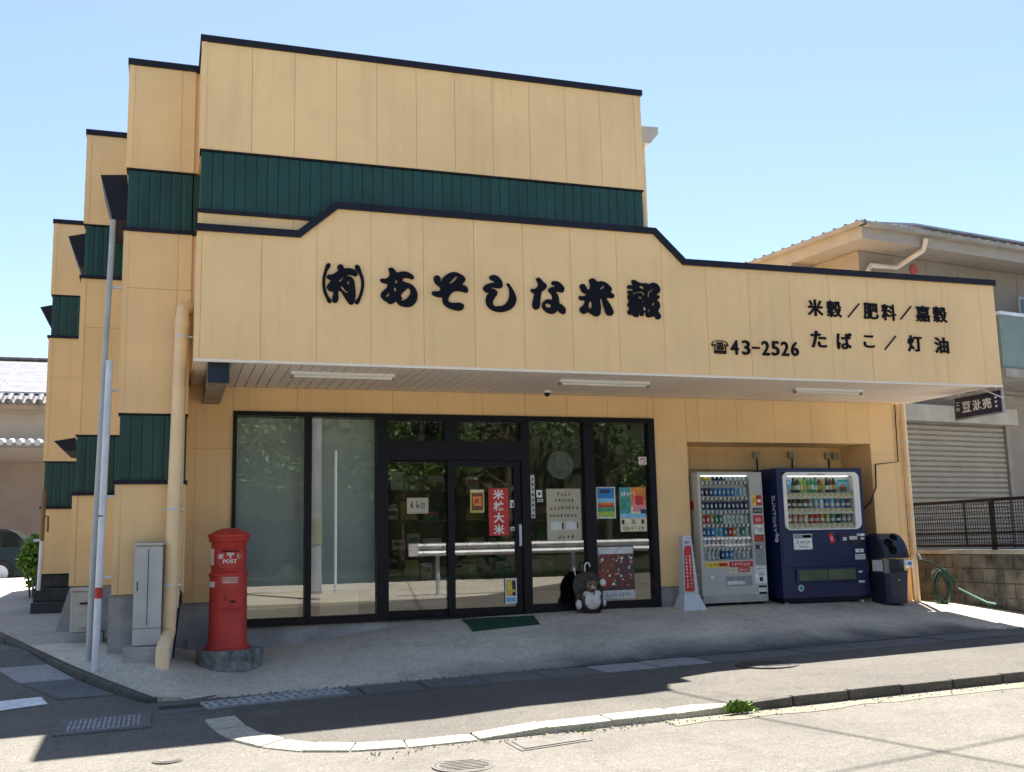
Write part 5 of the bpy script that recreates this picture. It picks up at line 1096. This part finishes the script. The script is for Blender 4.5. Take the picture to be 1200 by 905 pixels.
for x0, x1, z0, z1 in ((1.45, 2.25, 3.6, 4.88), (4.5, 6.1, 2.95, 4.80), (7.4, 9.2, 2.95, 4.8)):
    w_ = NB(MB().box(x0-.05, x1+.05, -.05, -.001, z0-.05, z1+.05)).build('window', fm('window_alu', (.45, .45, .44), .4), nh)
    NB(MB().box(x0, (x0+x1)/2-.02, -.06, -.051, z0, z1)).build('window_pane', WGL, w_); NB(MB().box((x0+x1)/2+.02, x1, -.06, -.051, z0, z1)).build('window_pane', WGL, w_)
# balcony
bal = NB(MB().box(2.15, 9, -1.30, -1.24, 3.0, 4.02)).build('balcony', fm('balcony_panel', (.14, .19, .17), .4, var=.06), nh)
NB(MB().box(2.1, 9, -1.33, -1.21, 4.021, 4.08)).build('balcony_rail', METAL, bal); NB(MB().box(2.1, 9, -1.35, -.0, 2.84, 2.999)).build('balcony_floor', NTRIM, bal); NB(MB().box(2.1, 2.149, -1.3, -.001, 3.0, 4.02)).build('balcony_side', fm('balcony_panel', (.14, .19, .17), .4), bal)
for x_ in (9,): NB(MB().box(x_-.03, x_+.03, -1.325, -1.301, 2.9, 4.02)).build('balcony_post', METAL, bal)
# roller shutter
sx0, sx1 = .35, 3.6
sh_ = NB(MB().box(sx0, sx1, -.03, -.001, -.33, 2.1)).build('roller_shutter', fm('shutter_dark', (.16, .15, .13)), nh)
SHM = fm('shutter_slat', (.33, .29, .225), .5, metal=.0, var=.05, streak=.1); n_ = 24; fst = None
for i in range(n_):
    z_ = -.32+.1*i
    NB(MB().prism([(-.031, z_+.005), (-.055, z_+.02), (-.055, z_+.075), (-.031, z_+.095)], 'x', sx0+.02, sx1-.02)).build('shutter_slat', SHM, sh_)
NB(MB().box(sx0-.12, sx1+.1, -.32, -.002, 2.1, 2.42)).build('shutter_box', fm('shutter_box', (.40, .37, .31), .5), nh, bevel=.01)
for x_ in (sx0-.1, sx1): NB(MB().box(x_, x_+.1, -.1, -.002, -.33, 2.099)).build('shutter_rail', NTRIM, nh)
# ------------------------------------------------------------------ left: house, car, shrub
lh = thing('tiled_house', 'house with solar panels on a dark tiled roof at the far left', 'house', (-8, 36, -.7))
LW = fm('left_house_wall', (.62, .52, .42), .8, var=.06, scale=1); LB = fm('left_house_base', (.36, .265, .20), .8, var=.08, scale=1)
MB().box(-16, -1.5, 36.9, 44, 2.9, 4.75).build('upper_wall', LW, lh); MB().box(-16, -1.5, 36.5, 44, -1, 2.9).build('lower_wall', LB, lh)
RT = fm('left_roof_tile', (.075, .072, .075), .45, var=.2, scale=4)
ze, zt, ye, yt = 4.80, 6.95, 36.0, 40.6
rf = MB().prism([(ye, ze), (yt, zt), (yt+4.6, ze)], 'x', -16.6, -1.0).build('roof', RT, lh)
MB().box(-16.6, -1.0, 36.05, 36.2, 4.6, 4.79).build('eave_board', fm('eave_tan', (.36, .25, .17)), lh)
kk = (zt-ze)/(yt-ye)
first = None
for i in range(40):
    x_ = -1.2-.30*i
    if first is None: first = MB().tube([(x_, 35.93, 4.82), (x_, ye+.55, ze+.55*kk+.03)], .11, 8).build('eave_tile', fm('pale_eave_tile', (.15, .145, .145), .35, var=.4, scale=6), rf, smooth=True)
    else: inst(first, 'eave_tile', (-.30*i, 0, 0), rf)
for i in range(30): MB().lathe([(.11, 0), (.11, .46)], (-1.2-.48*i, yt, zt+.02), 8, axis='x').build('ridge_tile', RT, rf)
SOL2 = fm('solar_blue', (.17, .17, .23), .5, spec=.05, var=.1); SFR = fm('solar_frame', (.55, .56, .58), .4)
for i in range(6):
    for j in range(4):
        x0 = -3.42-1.66*(i-1)-1.62; ya = ye+.75+.80*j; yb_ = ya+.77
        pts = [(x0, ya), (x0+1.62, ya), (x0+1.62, yb_), (x0, yb_)]
        f_ = MB().hexa([(a, b_, ze+(b_-ye)*kk+.05) for a, b_ in pts]+[(a, b_, ze+(b_-ye)*kk+.12) for a, b_ in pts]).build('solar_panel', SFR, rf)
        pts = [(x0+.03, ya+.03), (x0+1.59, ya+.03), (x0+1.59, yb_-.03), (x0+.03, yb_-.03)]
        MB().hexa([(a, b_, ze+(b_-ye)*kk+.10) for a, b_ in pts]+[(a, b_, ze+(b_-ye)*kk+.124) for a, b_ in pts]).build('solar_glass', SOL2, f_)
# corrugated awning
AW = fm('awning_sheet', (.60, .60, .60), .4, var=.08); aw = MB().box(-15, -1.6, 34.9, 36.5, 3.40, 3.43).build('awning', AW, lh)
for i in range(50): MB().tube([(-1.7-.26*i, 34.85, 3.42), (-1.7-.26*i, 36.45, 3.62)], .10, 8).build('awning_ridge', AW, aw)
MB().tube([(-3.7, 36.8, 3.9), (-3.2, 36.8, 3.95), (-3.1, 36.8, 4.3), (-2.4, 36.8, 4.35)], .02, 6).build('wall_cable', DARK, lh)

car = thing('parked_car', 'dark green parked hatchback car at the far left behind the shop', 'car', (-5.0, 30, -.75))
CARP = fm('car_paint', (.010, .018, .018), .3, var=.05, coat=.25, spec=.3); CG = fm('car_glass', (.01, .012, .014), .06, spec=.8, var=.02)
zc = zr(-3.5, 29.5); xr = onY(40, 655, 29.3)[0]
pf = [(0, .42), (.0, .78), (-.06, .95), (-.42, 1.32), (-.62, 1.42), (-1.3, 1.48), (-2.0, 1.46), (-2.7, 1.06), (-3.6, .92), (-3.95, .75), (-3.98, .45), (-3.9, .25), (-.1, .25)]
b = MB(); n_ = len(pf); ring = []
for yy, k in ((29.0, .0), (29.06, .05), (30.6, .05), (30.66, 0)):
    for x_, z_ in pf: ring.append((xr+x_, (29.1 if yy < 30 else 30.56) if (k == .0 and z_ > 1.0) else yy, zc+z_-(0.02 if k == 0 else 0)))
b.add(ring, [list(range(n_))[::-1], list(range(3*n_, 4*n_))]+[(k*n_+i, k*n_+(i+1) % n_, (k+1)*n_+(i+1) % n_, (k+1)*n_+i) for k in range(3) for i in range(n_)]); b.build('body', CARP, car, bevel=.03)
for xs_ in ([(-.22, .98), (-.50, 1.30), (-.72, 1.36), (-.72, .97)], [(-.78, .97), (-.78, 1.37), (-1.4, 1.40), (-1.4, .96)], [(-1.47, .96), (-1.47, 1.40), (-1.95, 1.38), (-2.5, .98)]): MB().prism([(xr+a, zc+c_) for a, c_ in xs_], 'y', 28.985+.07, 29.04+.07).build('side_window', CG, car)
for wx in (-.75, -3.2):
    wl = MB().lathe([(.20, -.02), (.31, -.03), (.325, .0), (.325, .18), (.30, .2)], (xr+wx, 28.98, zc+.32), 24, axis='y').build('wheel', fm('tyre', (.02, .02, .02), .85), car, smooth=True)
    MB().lathe([(.21, -.035), (.20, -.015), (.05, -.03), (.001, -.032)], (xr+wx, 28.98, zc+.32), 20, axis='y').build('rim', METAL, wl)
    for k in range(6):
        a = math.pi*k/3; MB().prism([(xr+wx+.06*math.cos(a-.5), zc+.32+.06*math.sin(a-.5)), (xr+wx+.20*math.cos(a-.12), zc+.32+.20*math.sin(a-.12)), (xr+wx+.20*math.cos(a+.12), zc+.32+.20*math.sin(a+.12)), (xr+wx+.06*math.cos(a+.5), zc+.32+.06*math.sin(a+.5))], 'y', 28.93, 28.965).build('spoke', METAL, wl)
MB().box(xr-.12, xr+.02, 28.99, 29.5, zc+.70, zc+.92).build('tail_light', fm('lamp_red', (.3, .02, .02), .15), car, bevel=.02); MB().box(xr-2.45, xr-2.3, 28.9, 29.04, zc+.96, zc+1.08).build('door_mirror', CARP, car, bevel=.02)

def leaves(b, c_, r, n, size, R, mi=0, hollow=.55):
    for _ in range(n):
        while True:
            v = Vector((R.uniform(-1, 1), R.uniform(-1, 1), R.uniform(-1, 1)))
            if hollow < v.length < 1: break
        p = Vector((c_[0]+v.x*r[0], c_[1]+v.y*r[1], c_[2]+v.z*r[2])); s_ = size*R.uniform(.6, 1.3)
        a = Vector((R.uniform(-1, 1), R.uniform(-1, 1), R.uniform(-.5, .9))).normalized(); d = a.cross(Vector((R.uniform(-1, 1), R.uniform(-1, 1), R.uniform(-1, 1)))).normalized()
        b.add([p-a*s_, p+d*s_*.42, p+a*s_, p-d*s_*.42], [(0, 1, 2, 3)], mi)
R = random.Random(12)
sx = onY(40, 660, 22)[0]
sh = thing('shrub', 'bright green shrub beside the shop wall in front of the parked car', 'shrub', (sx, 22, zr(sx, 22)))
z0 = -.72; b = MB(); 
for c_, r in (((sx+.1, 22, z0+.42), (.28, .34, .42)), ((sx+.05, 21.95, z0+.85), (.27, .32, .24)), ((sx+.25, 22.1, z0+.72), (.25, .35, .3)), ((sx-.12, 21.9, z0+.6), (.16, .25, .2))): leaves(b, c_, r, 420, .07, R, hollow=.3)
b.build('foliage', LEAF2, sh, norm=False); b = MB()
for a in (-.15, 0, .12, .2): b.tube([(sx+a*.3, 22, z0-.1), (sx+a, 22, z0+.8)], .02, 6)
b.build('stem', BARK, sh)
for i, (wx, wy, lab) in enumerate(((6.86*0+5.0, 7.93, 'small green weed growing at the foot of the kerb right of centre'), (3.15, 7.92, 'small flat weed growing in the kerb joint near the hatch cover'))):
    P = onY(*((866, 836), (684, 864))[i], (7.90, 7.90)[i]); wt = thing('weed', lab, 'weed', tuple(P)); b = MB(); R = random.Random(30+i)
    for _ in range(130):
        a = R.uniform(0, 6.28); l_ = R.uniform(.03, .09 if i == 0 else .06); h_ = R.uniform(.02, .12) if i == 0 else R.uniform(.01, .06); w_ = .016
        ox = R.gauss(0, .06); q = (P[0]+ox+math.cos(a)*l_, P[1]-abs(ox)*.1+math.sin(a)*l_*.5, P[2]+h_); s1, s2 = -math.sin(a)*w_, math.cos(a)*w_
        m_ = ((P[0]+ox+q[0])/2, (P[1]+q[1])/2, P[2]+h_*.8); b.add([(P[0]+ox, P[1], P[2]), (m_[0]+s1, m_[1]+s2, m_[2]), q, (m_[0]-s1, m_[1]-s2, m_[2]+.004)], [(0, 1, 2, 3)])
    tag(b.build('leaf_tuft', LEAF2, wt, norm=False), kind='stuff')

# ------------------------------------------------------------------ across the street (seen mirrored in the panes)
sheet('far_bounce_pavement', [[(x, y, z) for x in fr(-60, 80, 20)] for y, z in ((-1.2, -1.75), (-1.21, -1.38), (-1.5, -1.36), (-9.5, -1.2))], ground_mat('bounce_concrete', ((.52, .48, .40), (.44, .40, .34))))  # pale pavement added behind the camera to bounce sunlight onto the shop front
sheet('bank', [[(x, y, z) for x in fr(-60, 80, 20)] for y, z in ((-9.5, -1.4), (-9.51, -1.0), (-12, -.2), (-20, 1.0), (-60, 1.5))], EARTH)
gl = thing('guard_rail', 'white corrugated guard rail across the street', 'guard rail', (12, -2, -.95))
prof = [(-2.0, .06), (-2.06, .03), (-2.06, -.05), (-2.0, -.09), (-2.0, -.13), (-2.06, -.17), (-2.06, -.25), (-2.0, -.28), (-1.985, -.28), (-2.03, -.24), (-2.03, -.17), (-1.975, -.13), (-1.975, -.09), (-2.03, -.05), (-2.03, .02), (-1.985, .06)]
prof = [(-1.94, .07), (-1.955, .055), (-1.90, .0), (-1.90, -.02), (-1.955, -.09), (-1.955, -.13), (-1.90, -.20), (-1.90, -.22), (-1.955, -.28), (-1.985, -.28), (-1.93, -.22), (-1.93, -.20), (-1.985, -.13), (-1.985, -.09), (-1.93, -.02), (-1.93, 0), (-1.985, .07)]
MB().prism(prof, 'x', 6.6, 40).build('beam', fm('rail_white', (.82, .82, .81), .35), gl)
MB().box(6.35, 6.62, -2.04, -1.92, -.28, .06).build('beam_end', fm('rail_white', (.72, .72, .70)), gl)
for i in range(9): MB().lathe([(.06, -1.3), (.06, .32)], (7.2+4*i, -2.12, -.3), 10).build('post', METAL, gl)
up = thing('utility_pole', 'grey concrete utility pole across the street', 'utility pole', (3.85, -2.3, -.95))
MB().tube([(3.85, -2.3, -1.2), (3.85, -2.3, 11)], [.18, .12], 14).build('shaft', CONC, up, smooth=True); MB().lathe([(.19, -.35), (.19, .35)], (3.85, -2.3, .45), 14).build('warning_band', fm('band_yellow', (.32, .27, .12)), up)
for z_ in (9.6, 10.3): MB().box(2.9, 4.8, -2.35, -2.25, z_, z_+.1).build('cross_arm', METAL, up)
sp = thing('street_sign_post', 'thin white post across the street', 'post', (4.35, -2.0, -.95)); MB().tube([(4.35, -2, -1.2), (4.35, -2, 2.6)], .04, 8).build('tube', WHITEP, sp)
def make_tree(name, h, seed):
    R = random.Random(seed); t_ = thing(name, 'leafy roadside tree across the street', 'tree', (0, 0, 0), 'trees across the street')
    b = MB(); b.tube([(0, 0, -.5), (.05, .03, h*.25), (-.05, 0, h*.5), (.05, .1, h*.75)], [.17, .14, .10, .04], 8)
    tips = []
    for k in range(9):
        a = R.uniform(0, 6.28); z_ = h*R.uniform(.28, .62); l_ = h*R.uniform(.18, .32); tip = (math.cos(a)*l_, math.sin(a)*l_, z_+l_*.6); tips.append(tip)
        b.tube([(0, 0, z_), (tip[0]*.5, tip[1]*.5, z_+l_*.22), tip], [.06, .04, .015], 6)
    b.build('trunk', BARK, t_); b = MB()
    for tip in tips+[(0, 0, h*.85), (.3, .2, h*.7)]:
        for _ in range(4):
            o_ = (tip[0]+R.uniform(-.5, .5), tip[1]+R.uniform(-.5, .5), tip[2]+R.uniform(-.5, .5)); leaves(b, o_, (h*.10, h*.10, h*.075), 60, .13, R, hollow=.2)
    b.build('crown', LEAF, t_, norm=False); return t_
t0 = make_tree('tree', 7.5, 4)
spots = [(1.2, -11, 1.0, 0, 'nearest of the roadside trees to the left edge across the street'), (4.6, -10.6, 1.1, 1, 'roadside tree behind the utility pole across the street'), (8.2, -11.2, .95, 2, 'roadside tree behind the guard rail end across the street'), (12.0, -10.5, 1.15, 3, 'tall roadside tree behind the middle of the guard rail'), (16.2, -11, 1.0, 4, 'roadside tree right of the tall one behind the guard rail'), (21, -11, 1.1, 5, 'rightmost roadside tree behind the guard rail'), (-3, -11, 1.1, 6, 'leftmost roadside tree across the street')]
for i, (x_, y_, s_, r_, lab) in enumerate(spots):
    if i == 0: t = t0
    else:
        t = t0.copy(); C.objects.link(t)
        for ch in list(t0.children): c_ = ch.copy(); C.objects.link(c_); c_.parent = t
    t.location = (x_, y_, -.9); t.rotation_euler = (0, 0, r_*1.3); t.scale = (s_, s_, s_); t['label'] = lab
R = random.Random(55); b = MB()
for i in range(26):
    x0_ = -22+2.6*i; b.sphere((x0_, -13.5+R.random()*1.5, 1.6+R.random()), (2.4, 1.2, 3.2+R.random()*1.6), 10)
    leaves(b, (x0_, -12.4, 2.2), (2.2, .9, 3.4), 120, .35, R, hollow=.3)
tag(b.build('wood', fm('wood_leaf', (.04, .055, .022), .7, col2=(.018, .026, .01), scale=2.), o=(0, -12, 0), norm=False), kind='stuff')
# overhead wires: their shadows cross the road
for i, (a, b_, h_) in enumerate((((885, 845), (1190, 905), 9.5), ((1000, 905), (1185, 875), 10.5))):
    P, Q = Vector(onZ(*a, -1.47)), Vector(onZ(*b_, -1.47)); d = (Q-P).normalized(); s_ = SUN/SUN.z*h_
    w_ = MB().tube([P+s_-d*(1.2 if i == 0 else 14), P+s_+(d*6), P+s_+d*24], .016, 6)
    tag(w_.build('overhead_wire', DARK, o=tuple(P+s_)), ('black overhead wire crossing the road at a slant', 'black overhead wire running along the road')[i], 'wire')
